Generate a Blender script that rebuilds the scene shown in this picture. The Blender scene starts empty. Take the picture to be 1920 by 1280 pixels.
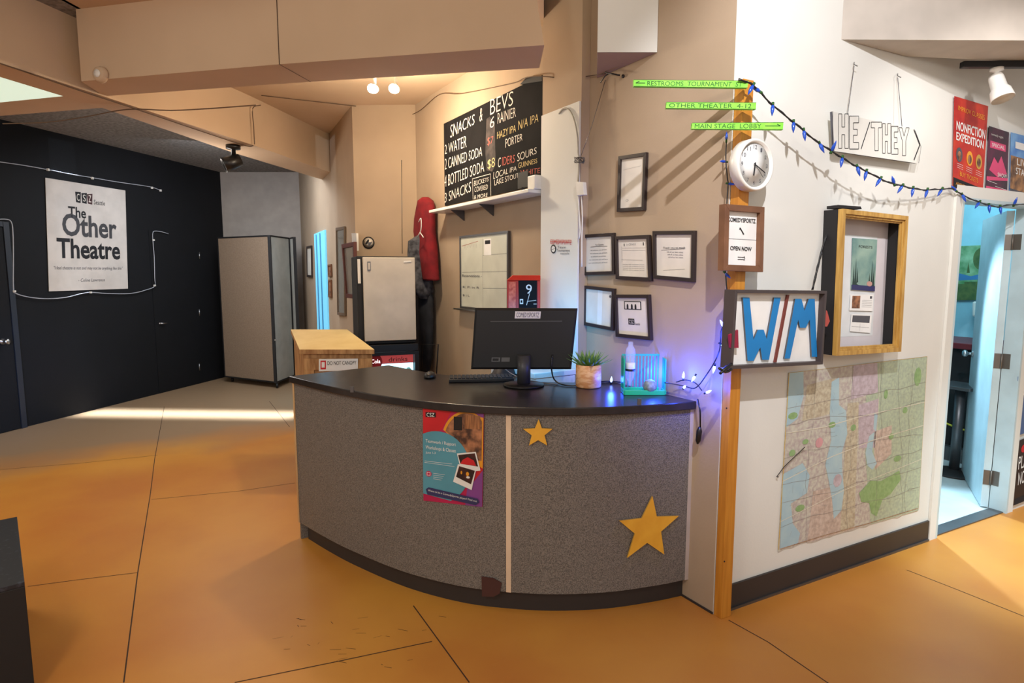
import bpy, bmesh, math, random
from mathutils import Vector, Matrix
random.seed(7)
S = bpy.context.scene
COL = S.collection
# ------------------------------------------------------------------ camera, world, lights, exposure
FPX = 1130.0
TILT = math.atan(128/1130.0)
EYE = Vector((0, 0, 1.6))
cd = bpy.data.cameras.new('camera'); cam = bpy.data.objects.new('camera', cd); COL.objects.link(cam)
cam.location = EYE; cam.rotation_euler = (math.pi/2 - TILT, 0, 0)
cd.sensor_width = 36; cd.lens = FPX*36/1920; cd.clip_start = 0.05
S.camera = cam
S.view_settings.view_transform = 'Standard'; S.view_settings.look = 'None'
S.view_settings.gamma = 1; S.view_settings.use_curve_mapping = False
S.view_settings.exposure = 0.2
W = bpy.data.worlds.new('world'); S.world = W; W.use_nodes = True
W.node_tree.nodes['Background'].inputs[0].default_value = (0.96, 0.93, 0.90, 1)
W.node_tree.nodes['Background'].inputs[1].default_value = 0.50

def lamp(name, kind, loc, energy, color, target=None, **kw):
    d = bpy.data.lights.new(name, kind); d.energy = energy; d.color = color
    for k, v in kw.items(): setattr(d, k, v)
    o = bpy.data.objects.new(name, d); COL.objects.link(o); o.location = loc
    if target is not None:
        o.rotation_euler = (Vector(target)-Vector(loc)).to_track_quat('-Z', 'Y').to_euler()
    return o
# added fill lights without fixtures for lobby and bulkhead, behind and beside the camera
lamp('lobby_fill', 'POINT', (-1.3, 0.2, 2.55), 70, (1.0, 0.86, 0.68), shadow_soft_size=0.18)
lamp('lobby_fill', 'POINT', (1.0, -0.9, 2.55), 36, (1.0, 0.86, 0.70), shadow_soft_size=0.18)
lamp('left_ceiling_lamp', 'AREA', (-4.1, 3.3, 2.66), 22, (1.0, 0.86, 0.66), (-4.0, 3.6, 0.0), size=0.8)
# the gallery spot that throws the shadows of the arrow boards
lamp('gallery_spot', 'SPOT', (0.72, 0.75, 3.35), 245, (0.97, 0.96, 1.0), (1.65, 2.95, 1.85), spot_size=math.radians(62), spot_blend=0.6, shadow_soft_size=0.025)
lamp('track_spot_glow', 'SPOT', (2.35, 2.0, 2.9), 50, (1.0, 0.94, 0.90), (2.45, 3.5, 1.7), spot_size=math.radians(80), spot_blend=0.8, shadow_soft_size=0.05)
lamp('door_pool', 'SPOT', (3.0, 2.4, 3.0), 420, (0.62, 0.86, 1.0), (3.15, 3.15, 0.0), spot_size=math.radians(44), spot_blend=0.8, shadow_soft_size=0.1)  # added spot without a fixture, lightens the floor by the office door
# pair of bulbs over the bar corner
lamp('bar_bulb', 'POINT', (-0.85, 4.45, 2.72), 48, (1.0, 0.84, 0.62), shadow_soft_size=0.06)
# daylight reaching the far hall and the black wall
lamp('hall_daylight', 'AREA', (-3.2, 6.9, 2.95), 48, (0.86, 0.92, 1.0), (-3.6, 8.0, 0), size=1.2)
lamp('hall_fill', 'POINT', (-2.9, 5.6, 2.3), 18, (1.0, 0.90, 0.8), shadow_soft_size=0.15)  # added warm fill without a fixture, brightens the hall and divider
lamp('left_daylight', 'SPOT', (-2.9, 2.2, 1.5), 420, (0.30, 0.52, 1.0), (-5.15, 5.9, 0.5), spot_size=math.radians(26), spot_blend=0.9, shadow_soft_size=0.2)
st = lamp('floor_strip_light', 'AREA', (-3.5, 6.75, 3.05), 26, (0.80, 0.90, 1.0), (-3.5, 6.75, 0), shape='RECTANGLE', size=3.8, size_y=0.30, spread=math.radians(8))  # added narrow overhead light, shapes the bright strip on the hall floor
st.rotation_euler = (0, 0, math.radians(-3))
lamp('office_spot', 'SPOT', (2.85, 5.1, 2.45), 420, (0.50, 0.80, 1.0), (2.95, 3.1, 0.0), spot_size=math.radians(50), spot_blend=0.3, shadow_soft_size=0.06)
lamp('office_daylight', 'POINT', (3.45, 4.6, 2.5), 42, (0.50, 0.84, 1.0), shadow_soft_size=0.3)

# ------------------------------------------------------------------ materials
def lin(c): return tuple(((x/255)/12.92 if x/255 <= .04045 else ((x/255+.055)/1.055)**2.4) for x in c)
MATS = {}
def mat(name, c, rough=.6, metal=0, c2=None, scale=6, bump=0, bscale=60, emit=0, trans=0, alpha=1, coat=0, detail=3, lo=.35, hi=.65, spec=.5, stretch=None):
    if name in MATS: return MATS[name]
    m = bpy.data.materials.new(name); m.use_nodes = True; MATS[name] = m
    nt = m.node_tree; b = nt.nodes['Principled BSDF']
    col = lin(c)+(1,)
    b.inputs['Base Color'].default_value = col
    b.inputs['Roughness'].default_value = rough; b.inputs['Metallic'].default_value = metal
    b.inputs['Specular IOR Level'].default_value = spec
    b.inputs['Coat Weight'].default_value = coat
    b.inputs['Transmission Weight'].default_value = trans; b.inputs['Alpha'].default_value = alpha
    if emit:
        b.inputs['Emission Color'].default_value = col; b.inputs['Emission Strength'].default_value = emit
    tc = nt.nodes.new('ShaderNodeTexCoord'); mp = nt.nodes.new('ShaderNodeMapping')
    nt.links.new(tc.outputs['Object'], mp.inputs[0])
    if stretch: mp.inputs['Scale'].default_value = stretch
    if c2 is None: c2 = tuple(max(0, x*.94) for x in c)
    if not emit:
        n = nt.nodes.new('ShaderNodeTexNoise'); n.inputs['Scale'].default_value = scale; n.inputs['Detail'].default_value = detail
        nt.links.new(mp.outputs[0], n.inputs['Vector'])
        r = nt.nodes.new('ShaderNodeValToRGB')
        r.color_ramp.elements[0].position = lo; r.color_ramp.elements[1].position = hi
        r.color_ramp.elements[0].color = col; r.color_ramp.elements[1].color = lin(c2)+(1,)
        nt.links.new(n.outputs[0], r.inputs[0]); nt.links.new(r.outputs[0], b.inputs['Base Color'])
    if bump:
        n2 = nt.nodes.new('ShaderNodeTexNoise'); n2.inputs['Scale'].default_value = bscale; n2.inputs['Detail'].default_value = 3
        nt.links.new(mp.outputs[0], n2.inputs['Vector'])
        bp = nt.nodes.new('ShaderNodeBump'); bp.inputs['Strength'].default_value = bump; bp.inputs['Distance'].default_value = .01
        nt.links.new(n2.outputs[0], bp.inputs['Height']); nt.links.new(bp.outputs[0], b.inputs['Normal'])
    return m
BEIGE = mat('beige_paint', (176, 155, 131), .85, scale=2, c2=(168, 147, 124), bump=.06, bscale=90)
CEIL = mat('ceiling_paint', (200, 174, 146), .9, scale=1.2, c2=(190, 164, 136), bump=.05)
POPC = mat('textured_ceiling', (150, 146, 142), .95, c2=(112, 108, 106), scale=30, bump=.6, bscale=120)
WHITE = mat('white_wall_paint', (226, 226, 220), .8, scale=2, c2=(220, 220, 214), bump=.05, bscale=90)
GREYW = mat('grey_wall_paint', (170, 162, 155), .85)
BLACKW = mat('black_wall_paint', (14, 16, 21), .75, c2=(12, 14, 18), scale=3, bump=.08, bscale=60, spec=.3)
SKYB = mat('pale_blue_paint', (150, 205, 222), .7)
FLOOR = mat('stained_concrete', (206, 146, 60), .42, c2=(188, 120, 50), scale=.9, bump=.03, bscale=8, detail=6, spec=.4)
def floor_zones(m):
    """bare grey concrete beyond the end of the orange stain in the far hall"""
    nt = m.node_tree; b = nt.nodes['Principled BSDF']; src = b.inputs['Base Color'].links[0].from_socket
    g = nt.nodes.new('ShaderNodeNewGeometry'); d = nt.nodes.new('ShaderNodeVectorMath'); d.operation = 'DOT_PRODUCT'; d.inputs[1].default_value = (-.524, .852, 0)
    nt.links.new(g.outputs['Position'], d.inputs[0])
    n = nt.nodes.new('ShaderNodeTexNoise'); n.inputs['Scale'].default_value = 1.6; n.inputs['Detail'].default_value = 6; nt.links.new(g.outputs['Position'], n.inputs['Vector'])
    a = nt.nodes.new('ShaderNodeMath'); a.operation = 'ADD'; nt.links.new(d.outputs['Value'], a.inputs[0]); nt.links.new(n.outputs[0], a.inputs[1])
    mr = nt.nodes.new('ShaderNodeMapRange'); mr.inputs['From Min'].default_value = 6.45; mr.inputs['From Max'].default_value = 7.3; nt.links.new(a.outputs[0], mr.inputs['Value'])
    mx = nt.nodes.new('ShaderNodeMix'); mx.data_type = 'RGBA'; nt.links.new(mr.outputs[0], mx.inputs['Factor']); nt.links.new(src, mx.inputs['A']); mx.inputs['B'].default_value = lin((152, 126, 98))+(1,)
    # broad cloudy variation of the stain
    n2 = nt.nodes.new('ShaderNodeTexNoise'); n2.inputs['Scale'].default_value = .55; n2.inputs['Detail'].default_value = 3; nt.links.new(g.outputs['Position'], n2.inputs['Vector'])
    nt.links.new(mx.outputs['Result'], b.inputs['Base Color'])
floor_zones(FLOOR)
JOINT = mat('floor_joint', (62, 40, 26), .8)
GROUT = mat('office_floor', (196, 204, 204), .35)
BASEB = mat('rubber_base', (50, 46, 46), .5)
DARK = mat('black_plastic', (20, 20, 23), .38)
DARKM = mat('matte_black', (26, 25, 27), .7)
INK = mat('ink', (25, 25, 30), .8); INKG = mat('grey_ink', (85, 85, 92), .8)
PAPER = mat('paper', (226, 220, 210), .8); PAPERW = mat('white_paper', (240, 240, 238), .7)
FRAMEB = mat('dark_frame', (46, 36, 34), .45)
LAM = mat('laminate_grey', (134, 128, 122), .5, c2=(92, 88, 85), scale=220, bump=.4, bscale=220, detail=2, lo=.42, hi=.6)
TOPB = mat('black_counter', (44, 40, 40), .30, c2=(34, 31, 31), scale=20)
WOODL = mat('pale_wood', (214, 178, 130), .6, c2=(190, 150, 104), scale=5, stretch=(6, 6, .6))
WOODP = mat('plywood', (222, 198, 138), .6, c2=(208, 180, 118), scale=4)
OAK = mat('orange_oak', (206, 140, 48), .5, c2=(186, 118, 34), scale=6, stretch=(8, 8, .5))
GOLD = mat('gold_wood', (200, 160, 84), .5, c2=(172, 130, 60), scale=10, stretch=(6, 6, .6))
BROWN = mat('brown_wood', (128, 88, 62), .5, c2=(106, 70, 48), scale=8)
GREEN = mat('lime_paint', (116, 206, 50), .6, c2=(140, 222, 66), scale=25)
DGREEN = mat('dark_green_ink', (34, 84, 26), .7)
BLUE = mat('sky_blue_paint', (18, 128, 200), .5)
YEL = mat('star_yellow', (240, 182, 58), .55, c2=(230, 168, 50), scale=12)
YELE = mat('star_edge', (200, 160, 70), .6)
CHALK = mat('chalk', (232, 226, 216), .9); CHALKR = mat('chalk_red', (196, 104, 92), .9); CHALKY = mat('chalk_yellow', (222, 200, 140), .9)
SMUDGE = mat('chalk_smudge', (78, 68, 66), .9, c2=(40, 37, 38), scale=14)
CHB = mat('chalkboard', (21, 20, 21), .9, c2=(29, 27, 28), scale=5, spec=.15)
METAL = mat('steel', (190, 192, 196), .3, 1); METALD = mat('dark_steel', (110, 110, 112), .4, .8)
RED = mat('red_cloth', (128, 12, 24), .9, c2=(104, 8, 20), scale=12, bump=.3, bscale=14)
REDP = mat('red_plastic', (206, 46, 30), .4)
CLOTH = mat('black_cloth', (24, 25, 30), .95, c2=(40, 42, 48), scale=8, bump=.3, bscale=14)
CLOTHG = mat('grey_cloth', (90, 90, 94), .95, c2=(34, 34, 40), scale=20)
TERRA = mat('wood_pot', (214, 150, 98), .5, c2=(236, 186, 140), scale=5, stretch=(3, 3, 9), lo=.45, hi=.55)
LEAF = mat('leaf', (70, 118, 52), .45, c2=(122, 160, 84), scale=30)
GRP = mat('green_plastic', (30, 196, 148), .2, alpha=.62); GRT = mat('green_tray', (40, 190, 110), .35)
GLASS = mat('clear_plastic', (225, 235, 240), .08, alpha=.28)
WHITEP = mat('white_plastic', (236, 234, 228), .35)
FAB = mat('screen_fabric', (150, 130, 110), .95, c2=(140, 120, 100), scale=60, bump=.2, bscale=200)
FABL = mat('screen_fabric_light', (182, 182, 176), .95)
BULBON = mat('lit_blue_bulb', (120, 150, 255), emit=9); BULBW = mat('lit_white_core', (235, 240, 255), emit=10)
BULB = mat('blue_bulb', (20, 76, 190), .2, coat=.5)
LAMPON = mat('lamp_face', (225, 255, 235), emit=9)
PANELON = mat('light_panel', (196, 214, 196), emit=.9)
COOLON = mat('cooler_lit', (150, 215, 235), emit=3.0); COOLRED = mat('cooler_red', (150, 56, 56), emit=.8); COOLG = mat('cooler_goods', (110, 160, 160), emit=.6); COOLW = mat('cooler_white', (240, 240, 240), emit=2.0)
SCREENON = mat('screen_lit', (70, 170, 235), emit=5)
TEAL = mat('poster_teal', (86, 156, 178), .5); MAG = mat('poster_magenta', (190, 26, 84), .5); PUR = mat('poster_purple', (136, 70, 150), .5); PRED = mat('poster_red', (206, 30, 40), .5)
NAVY = mat('poster_navy', (50, 52, 100), .5)
PHOTO1 = mat('photo_brown', (70, 46, 36), .5, c2=(190, 130, 92), scale=22, detail=4)
PHOTO2 = mat('photo_dark', (32, 22, 22), .5, c2=(70, 30, 28), scale=30)
ORANGE = mat('poster_orange', (204, 58, 26), .5, c2=(170, 24, 24), scale=8); ORY = mat('poster_gold', (236, 160, 40), .5)
PINK = mat('poster_pink', (220, 70, 120), .5); DPUR = mat('poster_dark', (52, 30, 44), .5, c2=(90, 30, 60), scale=12)
PBLUE = mat('poster_blue', (30, 100, 190), .5, c2=(120, 170, 220), scale=8); TAN = mat('poster_tan', (180, 130, 80), .5, c2=(90, 60, 40), scale=16)
MAPB = mat('map_base', (204, 204, 190), .6, c2=(180, 168, 166), scale=50, detail=10, bump=.25, bscale=9)
MAPG = mat('map_green', (184, 200, 172), .6, c2=(166, 180, 162), scale=60, detail=10, bump=.25, bscale=9)
MAPP = mat('map_lilac', (200, 188, 198), .6, c2=(178, 164, 172), scale=40, detail=10)
MAPK = mat('map_pink', (208, 192, 180), .6, c2=(182, 164, 152), scale=40, detail=10)
MAPY = mat('map_buff', (204, 198, 174), .6, c2=(176, 164, 142), scale=50, detail=10)
MWATER = mat('map_water', (164, 196, 210), .6, c2=(176, 204, 212), scale=12); MPARK = mat('map_park', (150, 184, 128), .6, c2=(132, 168, 112), scale=40, detail=8); MROAD = mat('map_road', (150, 142, 138), .7); MCREAM = mat('map_fold', (232, 228, 210), .6); MRED = mat('map_red', (214, 160, 166), .6)
LAND = mat('painting_green', (70, 130, 80), .6, c2=(150, 190, 150), scale=9, detail=5); LAKE = mat('painting_blue', (60, 120, 170), .6); MOSS = mat('painting_moss', (90, 110, 60), .6, c2=(60, 90, 50), scale=20)
MISTY = mat('forest_print', (150, 178, 164), .5, c2=(90, 130, 130), scale=7, detail=5); PINE = mat('pine_print', (44, 66, 62), .6)
BURG = mat('burgundy_top', (110, 40, 48), .4); CORDY = mat('yellow_cord', (220, 210, 60), .5)
BLUEGREY = mat('blue_door_paint', (196, 216, 222), .45)
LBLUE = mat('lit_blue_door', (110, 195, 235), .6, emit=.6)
HINGE = mat('hinge_metal', (120, 112, 104), .45, .6)
CRATE = mat('crate_wood', (196, 152, 100), .7, c2=(152, 106, 62), scale=7, stretch=(5, 5, 1))

# ------------------------------------------------------------------ geometry helpers
def ray(x, y):
    a = (x-960)/FPX; b = -(y-640)/FPX
    c, s = math.cos(TILT), math.sin(TILT)
    return Vector((a, c+b*s, -s+b*c))
def onz(x, y, z=0.0):
    r = ray(x, y); return EYE + r*((z-EYE.z)/r.z)
class Wall:
    """A vertical plane: p a point of it, u its horizontal direction, n its normal towards the room."""
    def __init__(s, p, q):
        s.p = Vector((p[0], p[1], 0)); s.u = (Vector((q[0], q[1], 0))-s.p); s.L = s.u.length; s.u.normalize()
        s.n = Vector((s.u.y, -s.u.x, 0))
    def at(s, a, z, d=0): return s.p + s.u*a + Vector((0, 0, z)) + s.n*d
    def px(s, x, y, d=0):
        r = ray(x, y); o = s.p + s.n*d
        t = (o-EYE).dot(s.n)/r.dot(s.n); return EYE + r*t
    def az(s, x, y, d=0):
        w = s.px(x, y, d)-s.p; return w.dot(s.u), w.z
class MB:
    def __init__(s): s.v = []; s.f = []; s.m = []; s.mats = []; s.sm = []
    def mi(s, m):
        if m not in s.mats: s.mats.append(m)
        return s.mats.index(m)
    def face(s, pts, m, sm=False):
        i = len(s.v); s.v += [Vector(p) for p in pts]; s.f.append(list(range(i, i+len(pts)))); s.m.append(s.mi(m)); s.sm.append(sm)
    def grid(s, rings, m, close=True, caps=True, sm=True):
        i0 = len(s.v); n = len(rings[0])
        for r in rings: s.v += [Vector(p) for p in r]
        k = s.mi(m)
        for a in range(len(rings)-1):
            for b in range(n if close else n-1):
                c = (b+1) % n
                s.f.append([i0+a*n+b, i0+a*n+c, i0+(a+1)*n+c, i0+(a+1)*n+b]); s.m.append(k); s.sm.append(sm)
        if caps and close:
            s.f.append([i0+b for b in reversed(range(n))]); s.m.append(k); s.sm.append(False)
            s.f.append([i0+(len(rings)-1)*n+b for b in range(n)]); s.m.append(k); s.sm.append(False)
    def prism(s, pts, ext, m, m2=None):
        pts = [Vector(p) for p in pts]; ext = Vector(ext)
        i = len(s.v); n = len(pts); s.v += pts; s.v += [p+ext for p in pts]
        s.f.append(list(range(i, i+n))); s.f.append([i+n+j for j in reversed(range(n))]); s.m += [s.mi(m)]*2; s.sm += [False]*2
        for j in range(n):
            k = (j+1) % n; s.f.append([i+j, i+n+j, i+n+k, i+k]); s.m.append(s.mi(m2 or m)); s.sm.append(False)
    def box(s, c, size, m, rot=None):
        x, y, z = [q/2 for q in size]; R = rot or Matrix.Identity(3); c = Vector(c)
        P = [c + R @ Vector(q) for q in ((-x, -y, -z), (x, -y, -z), (x, y, -z), (-x, y, -z))]
        s.prism(P, R @ Vector((0, 0, 2*z)), m)
    def tube(s, path, r, m, n=6, caps=True):
        path = [Vector(p) for p in path]; rings = []
        up = Vector((.13, .21, .97)).normalized()
        for i, p in enumerate(path):
            t = (path[min(i+1, len(path)-1)]-path[max(i-1, 0)]).normalized()
            a = t.cross(up)
            if a.length < .05: a = t.cross(Vector((1, 0, 0)))
            a.normalize(); b = a.cross(t)
            rr = r[i] if isinstance(r, (list, tuple)) else r
            rings.append([p + a*math.cos(2*math.pi*k/n)*rr + b*math.sin(2*math.pi*k/n)*rr for k in range(n)])
        s.grid(rings, m, caps=caps)
    def lathe(s, prof, c, m, axis=(0, 0, 1), n=32, sm=True):
        c = Vector(c); ax = Vector(axis).normalized(); q = ax.to_track_quat('Z', 'Y')
        rings = [[c + q @ Vector((r*math.cos(2*math.pi*k/n), r*math.sin(2*math.pi*k/n), h)) for k in range(n)] for r, h in prof]
        s.grid(rings, m, sm=sm)
    def loft(s, secs, m, n=16, u=Vector((1, 0, 0)), w=Vector((0, 1, 0))):
        """secs: (centre, half width along u, half depth along w)"""
        s.grid([[Vector(c)+u*a*math.cos(2*math.pi*k/n)*(1+.06*math.sin(5*k+j))+w*b*math.sin(2*math.pi*k/n) for k in range(n)] for j, (c, a, b) in enumerate(secs)], m)
    def ring(s, o, i, n, t0, t1, m):
        """picture-frame ring between outer corners o and inner corners i, from t0 to t1 along n"""
        for k in range(4):
            j = (k+1) % 4
            s.prism([o[k]+n*t0, o[j]+n*t0, i[j]+n*t0, i[k]+n*t0], n*(t1-t0), m)
    def build(s, name, parent=None, bevel=0, recalc=True):
        me = bpy.data.meshes.new(name)
        if parent is not None and 'origin' in parent: org = Vector(parent['origin'])
        elif parent is not None: org = parent.matrix_world.translation.copy()
        else:
            lo = [min(v[k] for v in s.v) for k in range(3)]; hi = [max(v[k] for v in s.v) for k in range(3)]
            org = Vector(((lo[0]+hi[0])/2, (lo[1]+hi[1])/2, lo[2]))
        if parent is not None: org = ORG[parent]
        me.from_pydata([v-org for v in s.v], [], s.f); 
        for m in s.mats: me.materials.append(m)
        for p, k, q in zip(me.polygons, s.m, s.sm): p.material_index = k; p.use_smooth = q
        if recalc:
            b = bmesh.new(); b.from_mesh(me); bmesh.ops.recalc_face_normals(b, faces=b.faces); b.to_mesh(me); b.free()
        o = bpy.data.objects.new(name, me); COL.objects.link(o); ORG[o] = org
        if parent is not None: o.parent = parent
        else: o.location = org
        if bevel:
            md = o.modifiers.new('bevel', 'BEVEL'); md.width = bevel; md.segments = 2; md.limit_method = 'ANGLE'
        return o
ORG = {}
def tag(o, label=None, cat=None, group=None, kind=None):
    if label: o['label'] = label
    if cat: o['category'] = cat
    if group: o['group'] = group
    if kind: o['kind'] = kind
    return o
def thing(name, loc, label, cat, group=None):
    o = bpy.data.objects.new(name, None); COL.objects.link(o); o.location = loc; ORG[o] = Vector(loc); o.empty_display_size = .05
    return tag(o, label, cat, group)
def struct(o): o['kind'] = 'structure'; return o
_tc = {}
def glyphs(t, shear=0, weight=0.0):
    key = (t, shear, weight)
    if key in _tc: return _tc[key]
    c = bpy.data.curves.new('t', 'FONT'); c.body = t; c.shear = shear; c.offset = weight; c.resolution_u = 3
    o = bpy.data.objects.new('t', c); COL.objects.link(o)
    dg = bpy.context.evaluated_depsgraph_get(); me = bpy.data.meshes.new_from_object(o.evaluated_get(dg))
    vs = [v.co.copy() for v in me.vertices]; fs = [list(p.vertices) for p in me.polygons]
    bpy.data.objects.remove(o); bpy.data.curves.remove(c); bpy.data.meshes.remove(me)
    x0 = min(v.x for v in vs); x1 = max(v.x for v in vs); y0 = min(v.y for v in vs); y1 = max(v.y for v in vs)
    vs = [((v.x-x0)/(x1-x0), 1-(v.y-y0)/(y1-y0)) for v in vs]
    _tc[key] = (vs, fs); return vs, fs
class Sheet:
    """A flat printed sheet: four corners TL TR BR BL in space, n towards the viewer. Everything printed goes in one mesh."""
    def __init__(s, corners, n, mb=None):
        s.c = [Vector(c) for c in corners]; s.n = n; s.mb = mb or MB(); s.k = 0.0006
    def S(s, u, v, off=0):
        a, b, c, d = s.c; return (a*(1-u)+b*u)*(1-v) + (d*(1-u)+c*u)*v + s.n*off
    def back(s, m, t=.003):
        s.mb.prism([s.S(0, 0, 0), s.S(1, 0, 0), s.S(1, 1, 0), s.S(0, 1, 0)], -s.n*t, m); return s
    def poly(s, pts, m, l=1): s.mb.face([s.S(u, v, s.k*l) for u, v in pts], m); return s
    def rect(s, u0, v0, u1, v1, m, l=1): return s.poly([(u0, v0), (u1, v0), (u1, v1), (u0, v1)], m, l)
    def ell(s, u, v, ru, rv, m, l=1, a0=0, a1=360, n=28):
        return s.poly([(u+ru*math.cos(math.radians(a0+(a1-a0)*k/n)), v+rv*math.sin(math.radians(a0+(a1-a0)*k/n))) for k in range(n+(a1-a0 != 360))], m, l)
    def line(s, pts, w, m, l=2):
        P = [s.S(u, v, s.k*l) for u, v in pts]
        for a, b in zip(P[:-1], P[1:]):
            t = (b-a)
            if t.length < 1e-6: continue
            q = s.n.cross(t.normalized())*w/2; s.mb.face([a-q, b-q, b+q, a+q], m)
        return s
    def text(s, t, u0, v0, u1, v1, m, l=3, shear=0, weight=0.0, dv=0):
        vs, fs = glyphs(t, shear, weight)
        i = len(s.mb.v); s.mb.v += [s.S(u0+(u1-u0)*a, v0+(v1-v0)*b+dv*a, s.k*l) for a, b in vs]
        k = s.mb.mi(m)
        for f in fs: s.mb.f.append([i+j for j in f]); s.mb.m.append(k); s.mb.sm.append(False)
        return s
    def textq(s, t, q, wall, d, m, l=3, **kw):
        """text stretched over four points of the photo lying on the wall"""
        sh = Sheet([wall.px(x, y, d) for x, y in q], s.n, s.mb); sh.text(t, 0, 0, 1, 1, m, l, **kw); return s
def px4(w, q, d=0): return [w.px(x, y, d) for x, y in q]
def inset(c, wd):
    """corners moved inwards by wd metres"""
    s = Sheet(c, Vector((0, 0, 1))); W_ = ((c[1]-c[0]).length+(c[2]-c[3]).length)/2; H_ = ((c[3]-c[0]).length+(c[2]-c[1]).length)/2
    a, b = wd/W_, wd/H_; return [s.S(a, b), s.S(1-a, b), s.S(1-a, 1-b), s.S(a, 1-b)]
def cat_rom(pts, n=8):
    pts = [Vector(p) for p in pts]; P = [pts[0]*2-pts[1]] + pts + [pts[-1]*2-pts[-2]]; out = []
    for i in range(1, len(P)-2):
        for k in range(n):
            t = k/n; a, b, c, d = P[i-1:i+3]
            out.append(.5*((2*b)+(c-a)*t+(2*a-5*b+4*c-d)*t*t+(3*b-a-3*c+d)*t**3))
    out.append(pts[-1]); return out

# ------------------------------------------------------------------ the walls of the place
CX, CY = .95, 2.685
FW = Wall((-.88, 5.68), (CX, CY))             # wall with the frames and the chalkboard
WW = Wall((CX, CY), (4.1, 4.305))             # bright wall with the map and the office door
BW = Wall((-5.70, 3.3), (-4.42, 9.35))        # black wall
EW = Wall((-4.42, 9.35), (-3.23, 9.35))       # far end
HW = Wall((-3.23, 9.35), (-1.46, 5.70))       # hall side
GW = Wall((-1.46, 5.70), (-.88, 5.68))        # behind the fridge
def wallbox(name, w, a0, a1, z0, z1, m, t=.12):
    mb = MB(); mb.prism([w.at(a0, z0), w.at(a1, z0), w.at(a1, z0, -t), w.at(a0, z0, -t)], (0, 0, z1-z0), m); return struct(mb.build(name))
HI = 4.6
wallbox('wall_center', FW, 0, FW.L-.002, 0, HI, BEIGE)
wallbox('wall_left', BW, 0, BW.L, 0, 3.12, BLACKW)
wallbox('wall_back', EW, 0, EW.L, 0, 3.12, GREYW)
wallbox('wall_hall', HW, 0, HW.L, 0, 3.12, BEIGE)
wallbox('wall_rear', GW, 0, GW.L, 0, 3.12, BEIGE)
# bright wall with the door opening
dl, _ = WW.az(1748, 1008); dr, _ = WW.az(1884, 958); DT = 2.03
mb = MB()
for a0, a1, z0, z1 in ((0, dl, 0, HI), (dl, dr, DT, HI), (dr, WW.L+.4, 0, HI)):
    mb.prism([WW.at(a0, z0), WW.at(a1, z0), WW.at(a1, z0, -.08), WW.at(a0, z0, -.08)], (0, 0, z1-z0), WHITE)
struct(mb.build('wall_right'))
# floor with its saw cuts
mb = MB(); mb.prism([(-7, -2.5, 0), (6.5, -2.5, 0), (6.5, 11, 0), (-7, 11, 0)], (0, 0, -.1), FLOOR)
for pl in (((308, 762), (290, 860), (282, 925), (258, 1075), (232, 1279)), ((0, 880), (150, 868), (296, 853)), ((284, 936), (450, 920), (553, 905)), ((52, 1099), (150, 1086), (258, 1073)),
           ((505, 752), (543, 800)), ((440, 1279), (640, 1238), (810, 1202)), ((775, 1135), (880, 1279)), ((1366, 1162), (1440, 1203), (1560, 1285)), ((1700, 1068), (1800, 1107), (1920, 1155))):
    P = [onz(x, y, .0006) for x, y in pl]
    for a, b in zip(P[:-1], P[1:]):
        q = Vector((0, 0, 1)).cross((b-a).normalized())*.0028; mb.face([a-q, b-q, b+q, a+q], JOINT)
# scuffs and scratches of the floor finish
for _ in range(26):
    x, y = random.uniform(520, 830), random.uniform(1150, 1250); a = onz(x, y, .0005); dxy = Vector((random.uniform(-.05, .05), random.uniform(-.02, .02), 0)); q = Vector((.0008, .001, 0)); mb.face([a-q, a+dxy-q, a+dxy+q, a+q], JOINT)
struct(mb.build('floor'))
mb = MB(); mb.prism([WW.at(0.4, .004, -.08), WW.at(4.3, .004, -.08), WW.at(4.3, .004, -2.7), WW.at(0.4, .004, -2.7)], (0, 0, -.003), GROUT); struct(mb.build('floor_office'))
# ceilings: textured far ceiling, plain ceilings, bulkheads and beams
ZC, ZB = 3.12, 2.72
mb = MB(); mb.prism([(-7, 3.0, ZC), (-2.55, 3.0, ZC), (-2.3, 6.0, ZC), (-1.9, 7.3, ZC), (-2.8, 9.5, ZC), (-7, 9.5, ZC)], (0, 0, .1), POPC); struct(mb.build('ceiling'))
mb = MB(); mb.prism([(-2.55, 3.3, ZC), (.16, 3.2, ZC), (.20, 4.0, ZC), (-.80, 5.8, ZC), (-1.9, 7.3, ZC), (-2.3, 6.0, ZC)], (0, 0, .1), CEIL); struct(mb.build('ceiling'))
mb = MB(); mb.prism([(-7, -2.5, HI), (5.5, -2.5, HI), (5.5, 6, HI), (-7, 6, HI)], (0, 0, .1), WHITE); struct(mb.build('ceiling'))
# deep bulkhead across the room (front face, underside), raked right end
mb = MB()
bl, bm_, br_ = Vector((-2.53, 3.69, ZB)), Vector((-1.255, 3.40, ZB)), Vector((.16, 3.125, ZB))
fl, fm, fr = Vector((-2.60, 3.99, ZB)), Vector((-1.185, 3.70, ZB)), Vector((.15, 3.46, ZB))
up = Vector((0, 0, HI-ZB)); rk = Vector((-.33, .06, 0))
V = [bl, bm_, br_, fr, fm, fl]; T_ = [bl+up, bm_+up, br_+up+rk, fr+up+rk, fm+up, fl+up]
i = len(mb.v); mb.v += V+T_; k = mb.mi(CEIL)
for f in ([0, 1, 4, 5], [1, 2, 3, 4], [6, 7, 10, 11], [7, 8, 9, 10], [0, 1, 7, 6], [1, 2, 8, 7], [2, 3, 9, 8], [3, 4, 10, 9], [4, 5, 11, 10], [5, 0, 6, 11]): mb.f.append(f); mb.m.append(k); mb.sm.append(False)
mb.box((bm_.x, bm_.y-.001, ZB+.64), (.004, .003, 1.28), JOINT)
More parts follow.
